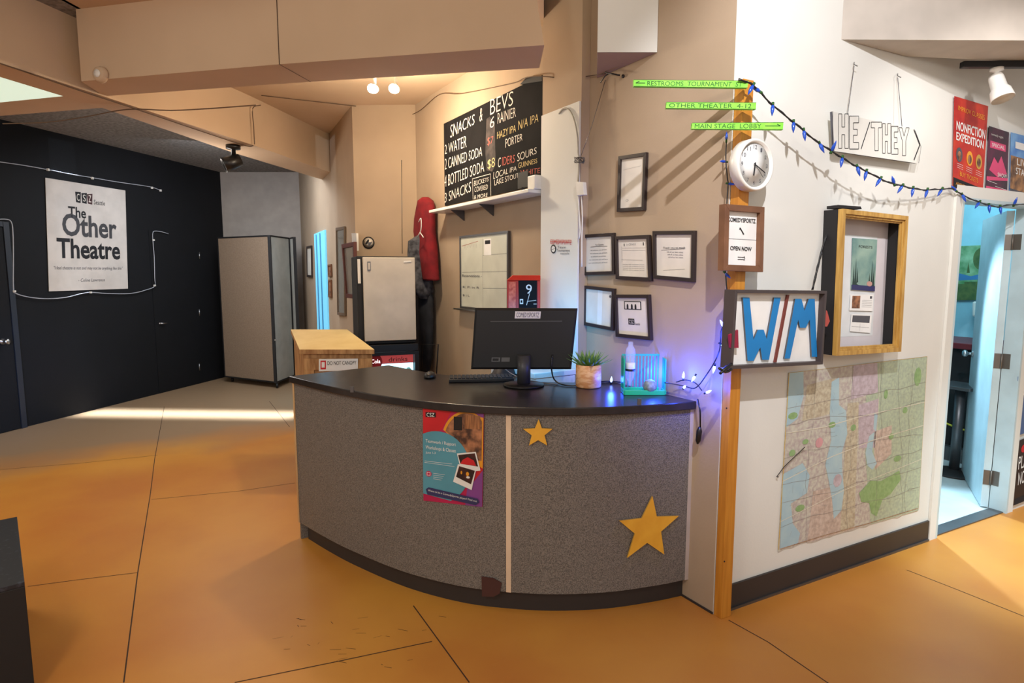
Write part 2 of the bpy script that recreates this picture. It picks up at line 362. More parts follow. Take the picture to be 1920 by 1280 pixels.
q_ = Vector((.0025, 0, 0)); mb.face([bm_-q_-Vector((0, 0, .001)), bm_+q_-Vector((0, 0, .001)), fm+q_-Vector((0, 0, .001)), fm-q_-Vector((0, 0, .001))], JOINT); struct(mb.build('trim_1'))
# beam running back along the hall
mb = MB(); mb.prism([onz(-60, 98, ZB-.01), onz(475, 272, ZB-.01), onz(640, 330, ZB-.01), onz(655, 352, ZB-.01), onz(440, 287, ZB-.01), onz(200, 205, ZB-.01), onz(-60, 126, ZB-.01)], (0, 0, ZC-ZB+.01), CEIL)
up2 = Vector((0, 0, ZC-ZB+.005)); mb.prism([onz(-60, 98, ZB-.01)+up2, onz(240, 199, ZB-.01)+up2, onz(215, 208, ZB-.01)+up2, onz(-60, 126, ZB-.01)+up2], (0, 0, HI-ZC), CEIL); struct(mb.build('trim_2'))
# cross beam on the left
mb = MB(); mb.prism([onz(-200, 60, ZB+.012), onz(-60, 110, ZB+.012), onz(205, 201, ZB+.012), onz(-200, 233, ZB+.012)], (0, 0, ZC-ZB), CEIL); struct(mb.build('trim_3'))
# bulkhead on the right, over the office door wall
mb = MB(); c0 = WW.px(1576, 97); c1 = WW.px(1690, 137)
mb.prism([Vector((c0.x, c0.y+.0, 2.7)), Vector((4.0, 3.03, 2.7)), Vector((4.0, 3.32, 2.7)), Vector((2.82, 3.32, 2.7)), Vector((c1.x+.02, c1.y, 2.7))], (0, 0, HI-2.7), mat('soffit_paint', (188, 180, 170), .85)); struct(mb.build('trim_4'))
# white duct box high on the centre wall
R0 = FW.px(1232, 98, .002); XW = Wall((-1, R0.y), (2, R0.y)); L0 = XW.px(1120, 100); ang = (L0-EYE).x/(L0-EYE).y*1.004; tt = ((FW.p-Vector((0, 0, 0))).dot(FW.n))/(Vector((ang, 1, 0)).dot(FW.n)); Wb = Vector((ang*tt, tt, 0))+FW.n*.003
mb = MB(); mb.prism([Vector((L0.x, L0.y, R0.z)), Vector((R0.x, R0.y, R0.z)), Vector((Wb.x, Wb.y, R0.z))], (0, 0, HI-R0.z), WHITE)
mb.face([Vector((L0.x, L0.y, R0.z-.001)), Vector((R0.x, R0.y, R0.z-.001)), Vector((Wb.x, Wb.y, R0.z-.001))], BEIGE); struct(mb.build('trim_5'))  # underside of the white box in beige: its warm lit tone is painted in
# pilaster
pa0, _ = FW.az(1016, 450, .06); pa1, _ = FW.az(1087, 450, .06)
mb = MB(); mb.prism([FW.at(pa0, 0, .001), FW.at(pa1, 0, .001), FW.at(pa1, 0, .06), FW.at(pa0, 0, .06)], (0, 0, HI-.02), BEIGE); struct(mb.build('trim_6'))
z203 = FW.px(1050, 204, .07).z
mb = MB(); mb.prism([FW.at(pa0+.008, .0, .062), FW.at(pa1-.001, .0, .062), FW.at(pa1-.001, .0, .074), FW.at(pa0+.008, .0, .074)], (0, 0, z203), WHITE)
o = mb.build('backing_board'); tag(o, 'tall white board covering the pilaster between the chalkboard and the small frames', 'board')
# baseboards
mb = MB(); mb.prism([WW.at(.07, 0, .001), WW.at(dl-.07, 0, .001), WW.at(dl-.07, 0, .012), WW.at(.07, 0, .012)], (0, 0, .125), BASEB)
mb.prism([WW.at(.07, 0, .013), WW.at(dl-.07, 0, .013), WW.at(dl-.07, 0, .02), WW.at(.07, 0, .02)], (0, 0, .012), METALD); struct(mb.build('baseboard_right'))
mb = MB(); mb.prism([FW.at(3.15, 0, .001), FW.at(FW.L, 0, .001), FW.at(FW.L, 0, .006), FW.at(3.15, 0, .006)], (0, 0, .010), BASEB); struct(mb.build('baseboard_center'))
# door casing, leaf, hinges
mb = MB(); cw = .065
for a0, a1, z0, z1 in ((dl-cw, dl, 0, DT+cw), (dr, dr+cw, 0, DT+cw), (dl, dr, DT, DT+cw)):
    mb.prism([WW.at(a0, z0, .001), WW.at(a1, z0, .001), WW.at(a1, z0, .016), WW.at(a0, z0, .016)], (0, 0, z1-z0), WHITE)
for a0, a1, z0, z1 in ((dl, dl+.02, 0, DT), (dr-.02, dr, 0, DT), (dl+.02, dr-.02, DT-.02, DT)):
    mb.prism([WW.at(a0, z0, .016), WW.at(a1, z0, .016), WW.at(a1, z0, -.085), WW.at(a0, z0, -.085)], (0, 0, z1-z0), BLUEGREY)
mb.prism([WW.at(dl+.02, 0, .0), WW.at(dr-.02, 0, .0), WW.at(dr-.02, 0, -.08), WW.at(dl+.02, 0, -.08)], (0, 0, .008), METALD)
struct(mb.build('trim_7'))
hp = WW.at(dr-.03, 0, -.085)
def pxx(v):
    v = v-EYE; c, s_ = math.cos(TILT), math.sin(TILT); return 960+FPX*v.x/(v.y*c-v.z*s_)
ld = min((Vector((math.sin(a*.005), math.cos(a*.005), 0)) for a in range(40, 240)), key=lambda d: abs(pxx(hp+d*.80+Vector((0, 0, 1)))-1834)); ln = Vector((-ld.y, ld.x, 0))
mb = MB(); mb.prism([hp+Vector((0, 0, .012)), hp+ld*.80+Vector((0, 0, .012)), hp+ld*.80+ln*.042+Vector((0, 0, .012)), hp+ln*.042+Vector((0, 0, .012))], (0, 0, DT-.04), BLUEGREY)
door = struct(mb.build('door_3'))
for z in (.22, 1.02, 1.80):
    mb = MB(); mb.prism([hp-ld*.004+Vector((0, 0, z-.05)), hp-ld*.004+ln*.04+Vector((0, 0, z-.05)), hp-ld*.001+ln*.04+Vector((0, 0, z-.05)), hp-ld*.001+Vector((0, 0, z-.05))], (0, 0, .1), HINGE)
    mb.prism([WW.at(dr-.022, z-.05, -.084), WW.at(dr-.022, z-.05, -.04), WW.at(dr-.020, z-.05, -.04), WW.at(dr-.020, z-.05, -.084)], (0, 0, .1), HINGE)
    mb.tube([hp+Vector((-.004, -.006, z-.05)), hp+Vector((-.004, -.006, z+.05))], .006, HINGE, 8); mb.build('hinge', door)
kp = hp+ld*.73+Vector((0, 0, .98))+ln*.042
mb = MB(); mb.lathe([(.026, 0), (.026, .008), (.010, .012), (.010, .03), (.024, .04), (.028, .055), (.018, .068), (.001, .07)], kp, METAL, ln, 20); mb.build('door_knob', door)
mb = MB(); mb.prism([kp+ld*.075-ln*.03+Vector((0, 0, -.1)), kp+ld*.073-ln*.03+Vector((0, 0, -.1)), kp+ld*.073-ln*.01+Vector((0, 0, -.1)), kp+ld*.075-ln*.01+Vector((0, 0, -.1))], (0, 0, .2), HINGE); mb.build('latch_plate', door)

# ------------------------------------------------------------------ office behind the door
OW = Wall(WW.at(4.15, 0, -2.6)[:2], WW.at(4.15, 0, -.09)[:2])
wallbox('wall_office', OW, 0, 2.5, 0, 2.9, SKYB)
wallbox('wall_office_back', Wall(WW.at(.5, 0, -2.6)[:2], WW.at(4.15, 0, -2.6)[:2]), 0, 3.65, 0, 2.9, SKYB)
mb = MB(); mb.prism([WW.at(.3, 2.9, -.085), WW.at(4.3, 2.9, -.085), WW.at(4.3, 2.9, -2.7), WW.at(.3, 2.9, -2.7)], (0, 0, .05), WHITE); struct(mb.build('ceiling_office'))
# painting
q = px4(OW, ((1778, 462), (1852, 459), (1850, 562), (1774, 563)), .02)
sh = Sheet(q, OW.n).back(LAND, .018)
sh.poly([(0, .55), (.3, .5), (.6, .56), (1, .5), (1, .62), (0, .64)], LAKE, 1).rect(0, .7, 1, 1, MOSS, 1).poly([(.5, .5), (.54, .3), (.58, .5)], MOSS, 2).rect(.45, .66, .95, .9, MOSS, 2).ell(.85, .25, .2, .2, MOSS, 1)
tag(sh.mb.build('painting'), 'green landscape painting with a blue lake on the office wall', 'painting')
# towel dispenser
q = px4(OW, ((1822, 565), (1850, 565), (1850, 594), (1822, 594)), .09)
mb = MB(); mb.prism(q, -OW.n*.088, WHITEP); tag(mb.build('towel_dispenser', bevel=.015), 'white rounded dispenser below the painting in the office', 'dispenser')
# long counter
a0 = 0.02; t = thing('office_counter', OW.at(a0+.6, 0, .3), 'dark counter with a burgundy top along the blue office wall', 'counter')
zt = OW.px(1800, 642, .55).z
mb = MB(); mb.prism([OW.at(a0, zt-.05, .004), OW.at(2.3, zt-.05, .004), OW.at(2.3, zt-.05, .60), OW.at(a0, zt-.05, .60)], (0, 0, .05), BURG); mb.build('countertop', t, .006)
mb = MB(); mb.prism([OW.at(a0, .03, .004), OW.at(2.3, .03, .004), OW.at(2.3, .03, .52), OW.at(a0, .03, .52)], (0, 0, zt-.08), DARKM); mb.build('body', t)
mb = MB(); mb.prism([OW.at(a0, .004, .53), OW.at(2.3, .004, .53), OW.at(2.3, .004, .60), OW.at(a0, .004, .60)], (0, 0, .12), METALD); mb.build('foot_rail', t)
mb = MB(); mb.tube(cat_rom([OW.px(x, y, .535) for x, y in ((1740, 770), (1765, 788), (1785, 798), (1805, 805), (1822, 806), (1850, 800))]), .008, CORDY); tag(mb.build('cord'), 'yellow cord slung along the front of the office counter', 'cord')
# pedestal table
b = onz(1788, 886, .01); t = thing('pedestal_table', (b.x, b.y, .005), 'small grey pedestal table with a round base just inside the office door', 'table')
mb = MB(); mb.lathe([(.16, .005), (.165, .012), (.15, .022), (.05, .034), (.025, .05)], (b.x, b.y, 0), DARKM, n=40); mb.build('base', t)
mb = MB(); mb.lathe([(.035, .04), (.035, .70)], (b.x, b.y, 0), METALD); mb.build('column', t)
mb = MB(); mb.box((b.x, b.y, .715), (.28, .28, .025), METALD, Matrix.Rotation(math.radians(25), 3, 'Z')); mb.build('tabletop', t, .005)

# ------------------------------------------------------------------ reception desk
OUT = [(-1.31, 3.49), (-1.10, 3.29), (-.89, 3.11), (-.57, 2.88), (-.27, 2.735), (-.02, 2.675), (.21, 2.655), (.46, 2.675), (.70, 2.735), (.872, 2.795)]
INN = [(.562, 3.30), (.35, 3.29), (.1, 3.32), (-.2, 3.42), (-.5, 3.62), (-.81, 3.92)]
O2 = [p for p in cat_rom([Vector((x, y, 0)) for x, y in OUT], 6)]
I2 = [p for p in cat_rom([Vector((x, y, 0)) for x, y in INN], 6)]
def offs(P, d):
    out = []
    for i, p in enumerate(P):
        t = (P[min(i+1, len(P)-1)]-P[max(i-1, 0)]).normalized(); out.append(p + Vector((-t.y, t.x, 0))*d)   # towards the inside
    return out
desk = thing('reception_desk', (0, 3.1, 0), 'curved grey speckled reception desk with a black top in the middle of the lobby', 'desk')
mb = MB(); mb.prism([p+Vector((0, 0, .962)) for p in O2+I2], (0, 0, .038), TOPB); mb.build('countertop', desk, .004)
PN = offs(O2, .028); PI = offs(O2, .050)
def strip(P, Q, z0, z1, m, name, label=None):
    mb = MB(); n = len(P)
    mb.grid([[P[i]+Vector((0, 0, z0)), P[i]+Vector((0, 0, z1)), Q[i]+Vector((0, 0, z1)), Q[i]+Vector((0, 0, z0))] for i in range(n)], m, sm=False)
    o = mb.build(name, desk)
    if label: o['label'] = label
    return o
def pix_x(p, z): # photo column of a point
    v = Vector((p.x, p.y, z))-EYE; c, s = math.cos(TILT), math.sin(TILT); return 960+FPX*v.x/(v.y*c-v.z*s)
ks = min(range(len(PN)), key=lambda i: abs(pix_x(PN[i], .5)-948))
strip(PN[:ks+1], PI[:ks+1], .10, .962, LAM, 'front_panel'); strip(PN[ks:], PI[ks:], .10, .962, LAM, 'front_panel')
strip(offs(O2, .058)[1:], offs(O2, .078)[1:], 0, .10, BASEB, 'toe_kick', 'dark recessed toe kick')
def slat(i, w, m, z0=.10, z1=.955, out=.004):
    t = (PN[min(i+1, len(PN)-1)]-PN[max(i-1, 0)]).normalized(); nn = Vector((t.y, -t.x, 0)); mb = MB(); c = PN[i]
    mb.prism([c-t*w/2+nn*.0005+Vector((0, 0, z0)), c+t*w/2+nn*.0005+Vector((0, 0, z0)), c+t*w/2+nn*out+Vector((0, 0, z0)), c-t*w/2+nn*out+Vector((0, 0, z0))], (0, 0, z1-z0), m)
    return mb.build('trim_strip', desk, .001)
slat(ks, .024, mat('strip_cream', (232, 206, 178), .5))
slat(0, .018, WOODL, .10)
slat(len(PN)-1, .03, mat('strip_grey', (190, 178, 172), .5))
e0 = PN[0]; e1 = I2[-1]+Vector((.03, -.06, 0)); ed = (e1-e0).normalized(); en = Vector((ed.y, -ed.x, 0))
mb = MB(); mb.prism([e0+ed*.004+Vector((0, 0, .0)), e1+Vector((0, 0, .0)), e1+en*.02, e0+ed*.004+en*.02], (0, 0, .962), LAM); mb.build('end_panel', desk)
def desk_hit(x, y, d=0):
    r = ray(x, y); best = None
    P = offs(O2, .028-d)
    for a, b in zip(P[:-1], P[1:]):
        e = b-a; nn = Vector((e.y, -e.x, 0)); den = r.dot(nn)
        if abs(den) < 1e-9: continue
        t = (a-EYE).dot(nn)/den; h = EYE+r*t; s_ = (h-a).dot(e)/e.length_squared
        if -.02 <= s_ <= 1.02 and t > 0 and (best is None or t < best[0]): best = (t, h, nn.normalized())
    return best[1], best[2]
# poster on the desk
cs = [desk_hit(x, y, .012) for x, y in ((793, 764), (907, 768), (904, 950), (794, 938))]
nn = (cs[0][1]+cs[1][1]).normalized()
sh = Sheet([c[0] for c in cs], nn).back(MAG, .006)
sh.poly([(0, 0), (.5, 0), (.32, .22), (0, .32)], PRED, 1).poly([(.62, 0), (1, 0), (1, .25), (.85, .05)], PUR, 1).poly([(.72, 1), (.75, .82), (1, .55), (1, 1)], PUR, 1).poly([(.85, .75), (1, .45), (1, .62)], PRED, 1.3)
sh.poly([(.36+.02, .24)]+[(.72+.40*math.cos(math.radians(a)), .33+.31*math.sin(math.radians(a))) for a in range(200, 312, 8)]+[(1, .08), (1, .6), (.85, .55)], ORY, 2)
sh.poly([(.40, .24)]+[(.74+.38*math.cos(math.radians(a)), .34+.30*math.sin(math.radians(a))) for a in range(200, 312, 8)]+[(.98, .12), (.98, .52), (.85, .52)], PHOTO1, 3)
sh.rect(.52, .08, .66, .22, mat('photo_black', (24, 20, 22), .5), 3.5).rect(.70, .06, .95, .20, mat('photo_curtain', (176, 120, 76), .5, c2=(120, 76, 46), scale=40, stretch=(5, 5, .3)), 3.5)
sh.poly([(0, .29)]+[(.24+.56*math.cos(math.radians(a)), .62+.38*math.sin(math.radians(a))) for a in range(244, 420, 8)]+[(.48, .97), (0, .92)], TEAL, 5)
sh.rect(.05, .045, .22, .095, INK, 6).text('CSZ', .07, .05, .20, .09, PAPERW, 7)
sh.text('Teamwork / Rapport', .05, .33, .56, .375, PAPERW, 7, dv=.02).text('Workshops & Classes', .05, .395, .56, .445, PAPERW, 7, dv=.02).text('June 1-3', .05, .46, .22, .49, PAPERW, 7)
sh.line([(.03, .565), (.5, .575)], .0016, PAPERW, 7).line([(.03, .58), (.54, .60)], .0016, PAPERW, 7)
sh.ell(.10, .70, .05, .03, MAG, 7).rect(.07, .682, .13, .718, PAPERW, 7.5).rect(.078, .687, .122, .713, MAG, 8)
for k in range(4): sh.line([(.18, .69+.02*k), (.18+.2-.02*k, .695+.02*k)], .0014, PAPERW, 7)
sh.poly([(.58, .46), (.89, .43), (.97, .62), (.66, .66)], PAPERW, 8).poly([(.60, .475), (.875, .445), (.93, .58), (.64, .565)], PHOTO2, 9).poly([(.64, .565), (.68, .52), (.76, .49), (.86, .52), (.90, .575)], PRED, 10)
sh.poly([(.60, .57), (.90, .61), (.83, .83), (.52, .76)], PAPERW, 9).poly([(.62, .59), (.88, .625), (.82, .77), (.57, .705)], PHOTO2, 10).ell(.76, .665, .025, .022, ORY, 11).ell(.66, .655, .015, .018, ORY, 11).ell(.77, .70, .03, .012, PAPERW, 11)
sh.poly([(.05, .87), (.10, .845), (.93, .915), (.96, .95), (.90, .985), (.08, .925)], NAVY, 9).text('Want to be a ComedySportz player? Find out', .09, .866, .92, .893, PAPERW, 10, dv=.065)
tag(sh.mb.build('poster'), 'colourful pink and teal poster with two snapshots stuck on the desk front', 'poster')
# stars
def star(pts, label):
    P = [desk_hit(x, y, .006) for x, y in pts]; n_ = sum((p[1] for p in P), Vector()).normalized(); mb = MB()
    mb.prism([p[0] for p in P], n_*.008, YEL, YELE); tag(mb.build('star'), label, 'star')
star([(1010, 785), (1016, 802), (1036, 803), (1021, 815), (1026, 834), (1009, 824), (992, 834), (997, 815), (981, 803), (1003, 802)], 'small yellow five-pointed star high on the desk front')
star([(1222, 929), (1230, 967), (1271, 966), (1238, 995), (1244, 1038), (1212, 1016), (1175, 1044), (1189, 999), (1160, 975), (1202, 970)], 'large yellow five-pointed star low on the right of the desk front')
# torn brown patch and clips
P = [desk_hit(x, y, .003)[0] for x, y in ((903, 1080), (925, 1083), (941, 1092), (937, 1112), (925, 1118), (904, 1117))]
mb = MB(); mb.prism(P, desk_hit(920, 1100)[1]*.003, mat('leather', (74, 44, 42), .5)); tag(mb.build('corner_patch'), 'brown rounded patch at the foot of the desk beside the pale strip', 'patch')
for x, y, lb in ((661, 729, 'grey clip on the counter edge near its left end'), (1198, 752, 'grey clip under the counter edge below the green cage')):
    p, n_ = desk_hit(x, y, .03); mb = MB(); mb.box(p+n_*.003-Vector((0, 0, .002)), (.018, .006, .03), METALD); tag(mb.build('clip'), lb, 'clip')

# ------------------------------------------------------------------ things on the desk
ZT = 1.0
def ondesk(x, y, z=ZT): return onz(x, y, z)
# monitor (seen from behind)
mc = ondesk(982, 723); MY = mc.y
t = thing('computer_monitor', (mc.x, MY, ZT), 'black computer monitor seen from behind on the reception desk', 'monitor')
mb = MB(); mb.lathe([(.105, .001), (.11, .004), (.108, .011), (.05, .016), (.03, .018)], mc, DARK, n=40); mb.build('stand_base', t)
mb = MB(); mb.lathe([(.036, .012), (.036, .165)], mc+Vector((0, .0, 0)), mat('stand_grey', (58, 58, 62), .4), n=28); mb.build('stand_column', t)
MP = Wall((mc.x-.3, MY+.045), (mc.x+.3, MY+.03))
q = [MP.px(x, y, 0) for x, y in ((891, 577), (1083, 578), (1071, 692), (883, 692))]
mb = MB(); qi = inset(q, .012)
mb.prism([p for p in q], -MP.n*.022, DARK)
mb.grid([[p for p in q], [p+MP.n*.012 for p in qi]], DARK, sm=False); mb.build('housing', t)
sh = Sheet([p+MP.n*.0125 for p in q], MP.n); sh.line([(.16, .215), (.86, .205)], .003, METALD, 1)
sh.rect(.20, .80, .38, .87, METALD, 1).rect(.285, .80, .298, .87, DARK, 2).rect(.21, .815, .27, .855, DARK, 2); sh.mb.build('rear_ports', t)
sh = Sheet([p+MP.n*.013 for p in q], MP.n); sh.rect(.395, .05, .645, .165, PAPERW, 1).text('COMEDYSPORTZ', .41, .07, .63, .145, NAVY, 2); sh.mb.build('sticker', t)
mb = MB(); qi = inset([p-MP.n*.0225 for p in q], .008); mb.face(qi, SCREENON); mb.build('screen', t)
mb = MB(); mb.tube(cat_rom([MP.px(1036, 665, .02), MP.px(1034, 690, .03), ondesk(1040, 712, 1.02), ondesk(1060, 722, 1.006), ondesk(1090, 722, 1.006), ondesk(1130, 715, 1.006), ondesk(1165, 716, 1.006)]), .0042, DARK); tag(mb.build('cable'), 'black cable curving from the monitor across the counter behind the plant', 'cable')
mb = MB(); mb.tube(cat_rom([ondesk(938, 683, 1.08), ondesk(958, 700, 1.04), ondesk(985, 712, 1.02), ondesk(1020, 718, 1.006), ondesk(1045, 721, 1.005)]), .0035, METALD); tag(mb.build('cable'), 'grey cable looping in front of the monitor stand', 'cable')
# keyboard
k0 = ondesk(902, 713); t = thing('keyboard', (k0.x, k0.y, ZT), 'black keyboard lying behind the monitor stand', 'keyboard')
kr = Matrix.Rotation(math.radians(6), 3, 'Z')
mb = MB(); mb.box(k0+Vector((0, 0, .011)), (.36, .13, .02), DARK, kr); mb.build('case', t, .004)
mb = MB()
for r_ in range(5):
    for c_ in range(16): mb.box(k0+kr @ Vector((-.165+c_*.022, -.048+r_*.022, .024)), (.018, .018, .006), DARKM, kr)
mb.build('keys', t)
p = ondesk(965, 706); mb = MB(); mb.lathe([(.08, .001), (.085, .006), (.075, .012), (.055, .05), (.02, .062), (.002, .064)], p+Vector((-.06, .06, 0)), DARK, n=28); tag(mb.build('speaker'), 'low black domed speaker behind the monitor stand', 'speaker')
# mouse
p = ondesk(806, 708); t = thing('computer_mouse', (p.x, p.y, ZT), 'black computer mouse alone on the left half of the counter', 'mouse')
mb = MB(); mb.loft([(p+Vector((0, 0, .001)), .032, .052), (p+Vector((0, 0, .014)), .034, .055), (p+Vector((0, .004, .028)), .026, .040), (p+Vector((0, .008, .036)), .010, .016)], DARK); mb.build('shell', t)
mb = MB(); mb.lathe([(.002, -.004), (.008, -.004), (.008, .004), (.002, .004)], p+Vector((0, -.026, .029)), METALD, (1, 0, 0), 12); mb.build('scroll_wheel', t)
# plant
p = ondesk(1103, 725); R_ = .067
t = thing('potted_succulent', (p.x, p.y, ZT), 'spiky green succulent in a wood-grained round pot on the counter', 'plant')
mb = MB(); mb.lathe([(R_*.93, .001), (R_, .006), (R_, .120), (R_*.93, .122), (R_*.9, .105), (.002, .103)], p, TERRA, n=40); mb.build('pot', t)
mb = MB(); mb.lathe([(.002, .108), (R_*.88, .106), (.002, .107)], p, mat('soil', (60, 46, 36), .9), n=24); mb.build('soil', t)
mb = MB()
for i in range(38):
    a = i*2.4; el = .25+.95*(i/38); L = .115-.04*(i/38); d = Vector((math.cos(a)*math.cos(el), math.sin(a)*math.cos(el), math.sin(el))); b0 = p+Vector((math.cos(a)*.02, math.sin(a)*.02, .108))
    sd = d.cross(Vector((0, 0, 1))).normalized(); upv = sd.cross(d); rings = []
    for k, w in enumerate((.006, .010, .011, .008, .004, .0008)):
        c = b0+d*L*k/5+Vector((0, 0, .012*(k/5)**2)); rings.append([c+sd*w, c+upv*w*.35, c-sd*w, c-upv*w*.35])
    mb.grid(rings, LEAF)
mb.build('foliage', t)
# green cage
c0 = ondesk(1171, 741); c1_ = ondesk(1247, 741); cw_ = c1_.x-c0.x; cdp = .09; cx = (c0.x+c1_.x)/2; cy = c0.y+cdp/2
t = thing('pet_cage', (cx, cy, ZT), 'small green plastic pet cage on the right end of the counter', 'cage')
mb = MB(); mb.box((cx, cy, ZT+.004), (cw_, cdp, .006), GRT); mb.box((cx, c0.y+.004, ZT+.014), (cw_+.012, .008, .022), GRT); mb.box((cx, cy+cdp/2, ZT+.014), (cw_, .006, .022), GRT)
for s_ in (-1, 1): mb.box((cx+s_*cw_/2, cy, ZT+.014), (.006, cdp, .022), GRT)
mb.build('tray', t, .002)
mb = MB()
for k in range(13):
    x_ = cx-cw_/2+cw_*k/12; mb.box((x_, cy+cdp/2, ZT+.105), (.005, .004, .165), GRP)
mb.box((cx, cy+cdp/2, ZT+.19), (cw_, .005, .01), GRP); mb.build('bars', t)
for s_ in (-1, 1):
    mb = MB(); mb.prism([(cx+s_*cw_/2, c0.y+.006, ZT+.026), (cx+s_*cw_/2, cy+cdp/2-.004, ZT+.026), (cx+s_*cw_/2, cy+cdp/2-.004, ZT+.19), (cx+s_*cw_/2, c0.y+.03, ZT+.16 if s_ > 0 else ZT+.19)], (.003*s_, 0, 0), GRP)
    for k in range(6): mb.box((cx+s_*(cw_/2+.002), c0.y+.012+.014*k, ZT+.105), (.005, .004, .15), GRT if k % 5 == 0 else GRP)
    mb.build('side_panel', t)
bp_ = Vector((c0.x+.035, c0.y+.05, 0)); t = thing('water_bottle', (bp_.x, bp_.y, ZT+.01), 'clear water bottle with a dark cap ring hung upside down in the green cage', 'bottle')
mb = MB(); mb.lathe([(.006, ZT+.04), (.008, ZT+.06), (.018, ZT+.075), (.023, ZT+.10), (.023, ZT+.19), (.026, ZT+.20), (.022, ZT+.225), (.012, ZT+.24), (.012, ZT+.26), (.002, ZT+.262)], bp_, GLASS, n=24); mb.build('bottle_body', t)
mb = MB(); mb.lathe([(.0235, ZT+.115), (.0245, ZT+.116), (.0245, ZT+.124), (.0235, ZT+.125)], bp_, DARK, n=24); mb.build('cap_ring', t)
mb = MB(); mb.lathe([(.0236, ZT+.126), (.0242, ZT+.127), (.0242, ZT+.155), (.0236, ZT+.156)], bp_, WHITEP, n=24); mb.build('label_band', t)
mb = MB(); g = Vector((cx+.03, cy-.02, ZT+.042)); mb.lathe([(.035*math.sin(a*math.pi/10), -.034*math.cos(a*math.pi/10)) for a in range(0, 11)], g, mat('ball_grey', (150, 160, 140), .7, c2=(110, 120, 104), scale=60)); tag(mb.build('ball'), 'grey patterned ball inside the green cage', 'ball')

# ------------------------------------------------------------------ string lights
def bulb(parent, p, d, m, L=.034, r=.0062):
    mb = MB(); d = Vector(d).normalized(); mb.lathe([(r*.6, 0), (r, L*.25), (r*.8, L*.6), (r*.1, L)], p, m, d, 10)
    o = mb.build('bulb', parent); mb = MB(); mb.lathe([(r*.7, -.012), (r*.7, .001)], p, DGREEN if m == BULB else DARKM, d, 8); mb.build('socket', o); return o
t = thing('string_lights', FW.at(FW.L-.05, 1.05, .05), 'lit blue string lights hanging beside the post and trailing on the counter', 'string lights')
path = [(1372, 548), (1362, 572), (1357, 605), (1352, 622), (1350, 652), (1343, 672), (1333, 690), (1318, 712)]
P3 = [FW.px(x, y, .05) for x, y in path]+[FW.px(1310, 722, .03), FW.px(1300, 728, .03), FW.px(1285, 724, .03), FW.px(1265, 720, .03), FW.px(1246, 717, .03)]
mb = MB(); mb.tube(cat_rom(P3, 4), .0028, DARK); mb.build('wire', t)
mb = MB(); mb.tube(cat_rom([FW.px(1316, 732, .03), FW.px(1304, 718, .04), FW.px(1285, 712, .03), FW.px(1268, 716, .03)], 4), .0028, DARK); mb.build('wire', t)
lit = [(FW.px(1357, 612, .05), (-.3, 0, .5)), (FW.px(1352, 645, .05), (.5, 0, -.3)), (FW.px(1340, 686, .05), (-.2, 0, -1)), (FW.px(1303, 705, .04), (-.4, -.3, -.5)), (FW.px(1324, 736, .05), (.3, -.5, .3)), (FW.px(1281, 709, .04), (0, -.2, 1)), (FW.px(1282, 727, .06), (0, -.5, .3))]
for p, d in lit: bulb(t, p, d, BULBON)
t2 = thing('string_lights', ondesk(1146, 712, 1.0), 'single lit blue bulb on its wire between the plant and the green cage', 'string lights')
mb = MB(); mb.tube(cat_rom([ondesk(1110, 716, 1.006), ondesk(1140, 717, 1.006), ondesk(1165, 713, 1.006)], 4), .0025, DARK); mb.build('wire', t2); bulb(t2, ondesk(1146, 716, 1.012), (0, -.3, 1), BULBON)
for i, p in enumerate([ondesk(1146, 711, 1.05), FW.px(1280, 706, .07), FW.px(1324, 730, .08), FW.px(1345, 672, .07), FW.px(1352, 630, .07), FW.px(1225, 700, .06)]):
    lamp('blue_bulb_light', 'POINT', p, (1.6, 2.2, 2.2, 1.1, .8, 2.4)[i], (.02, .07, 1.0), shadow_soft_size=.015)
# unlit upper strand left of the post
t = thing('string_lights', FW.at(FW.L-.02, 1.7, .03), 'unlit blue bulbs on a dark wire down the left side of the clock post', 'string lights')
P3 = [FW.px(x, y, .03) for x, y in ((1362, 262), (1361, 300), (1364, 335), (1365, 345), (1363, 380), (1361, 430), (1360, 500), (1363, 545))]
mb = MB(); mb.tube(cat_rom(P3, 4), .0028, DARK); mb.build('wire', t)
for x, y, d in ((1362, 262, (0, 0, 1)), (1360, 303, (-1, -.5, 0)), (1366, 344, (.6, -.7, -.2)), (1359, 464, (-1, -.5, 0)), (1360, 512, (.4, -.4, -.5))): bulb(t, FW.px(x, y, .03), d, BULB)
# garland across the bright wall
G = [(1385, 149, .09), (1404, 155, .10), (1420, 167, .10), (1441, 190, .10), (1475, 219, .10), (1500, 239, .10), (1528, 263, .10), (1546, 275, .10), (1573, 292, .11), (1597, 307, .11), (1618, 318, .11), (1645, 332, .11), (1666, 342, .10), (1687, 347, .09), (1706, 352, .08), (1732, 356, .06), (1759, 355, .05), (1785, 354, .03), (1799, 362, .03), (1823, 374, .03), (1849, 383, .03), (1870, 388, .03), (1894, 384, .03), (1925, 383, .03)]
t = thing('string_lights', WW.at(1.2, 2.0, .08), 'wire garland of unlit blue bulbs swagged across the bright wall', 'string lights')
P3 = cat_rom([WW.px(x, y, d) for x, y, d in G], 4); mb = MB(); mb.tube(P3, .0034, DARK); mb.build('wire', t)
mb = MB(); mb.tube([p+Vector((.003*math.sin(i*1.3), 0, .005*math.cos(i*1.3))) for i, p in enumerate(P3)], .0022, DARK); mb.build('wire', t)
for i in range(5, len(P3)-1, 4): bulb(t, P3[min(len(P3)-1, i+random.choice((0, 0, 1)))], (random.uniform(-.8, .5), -.2, -1 if i % 20 != 9 else .4), BULB, .048, .0085)

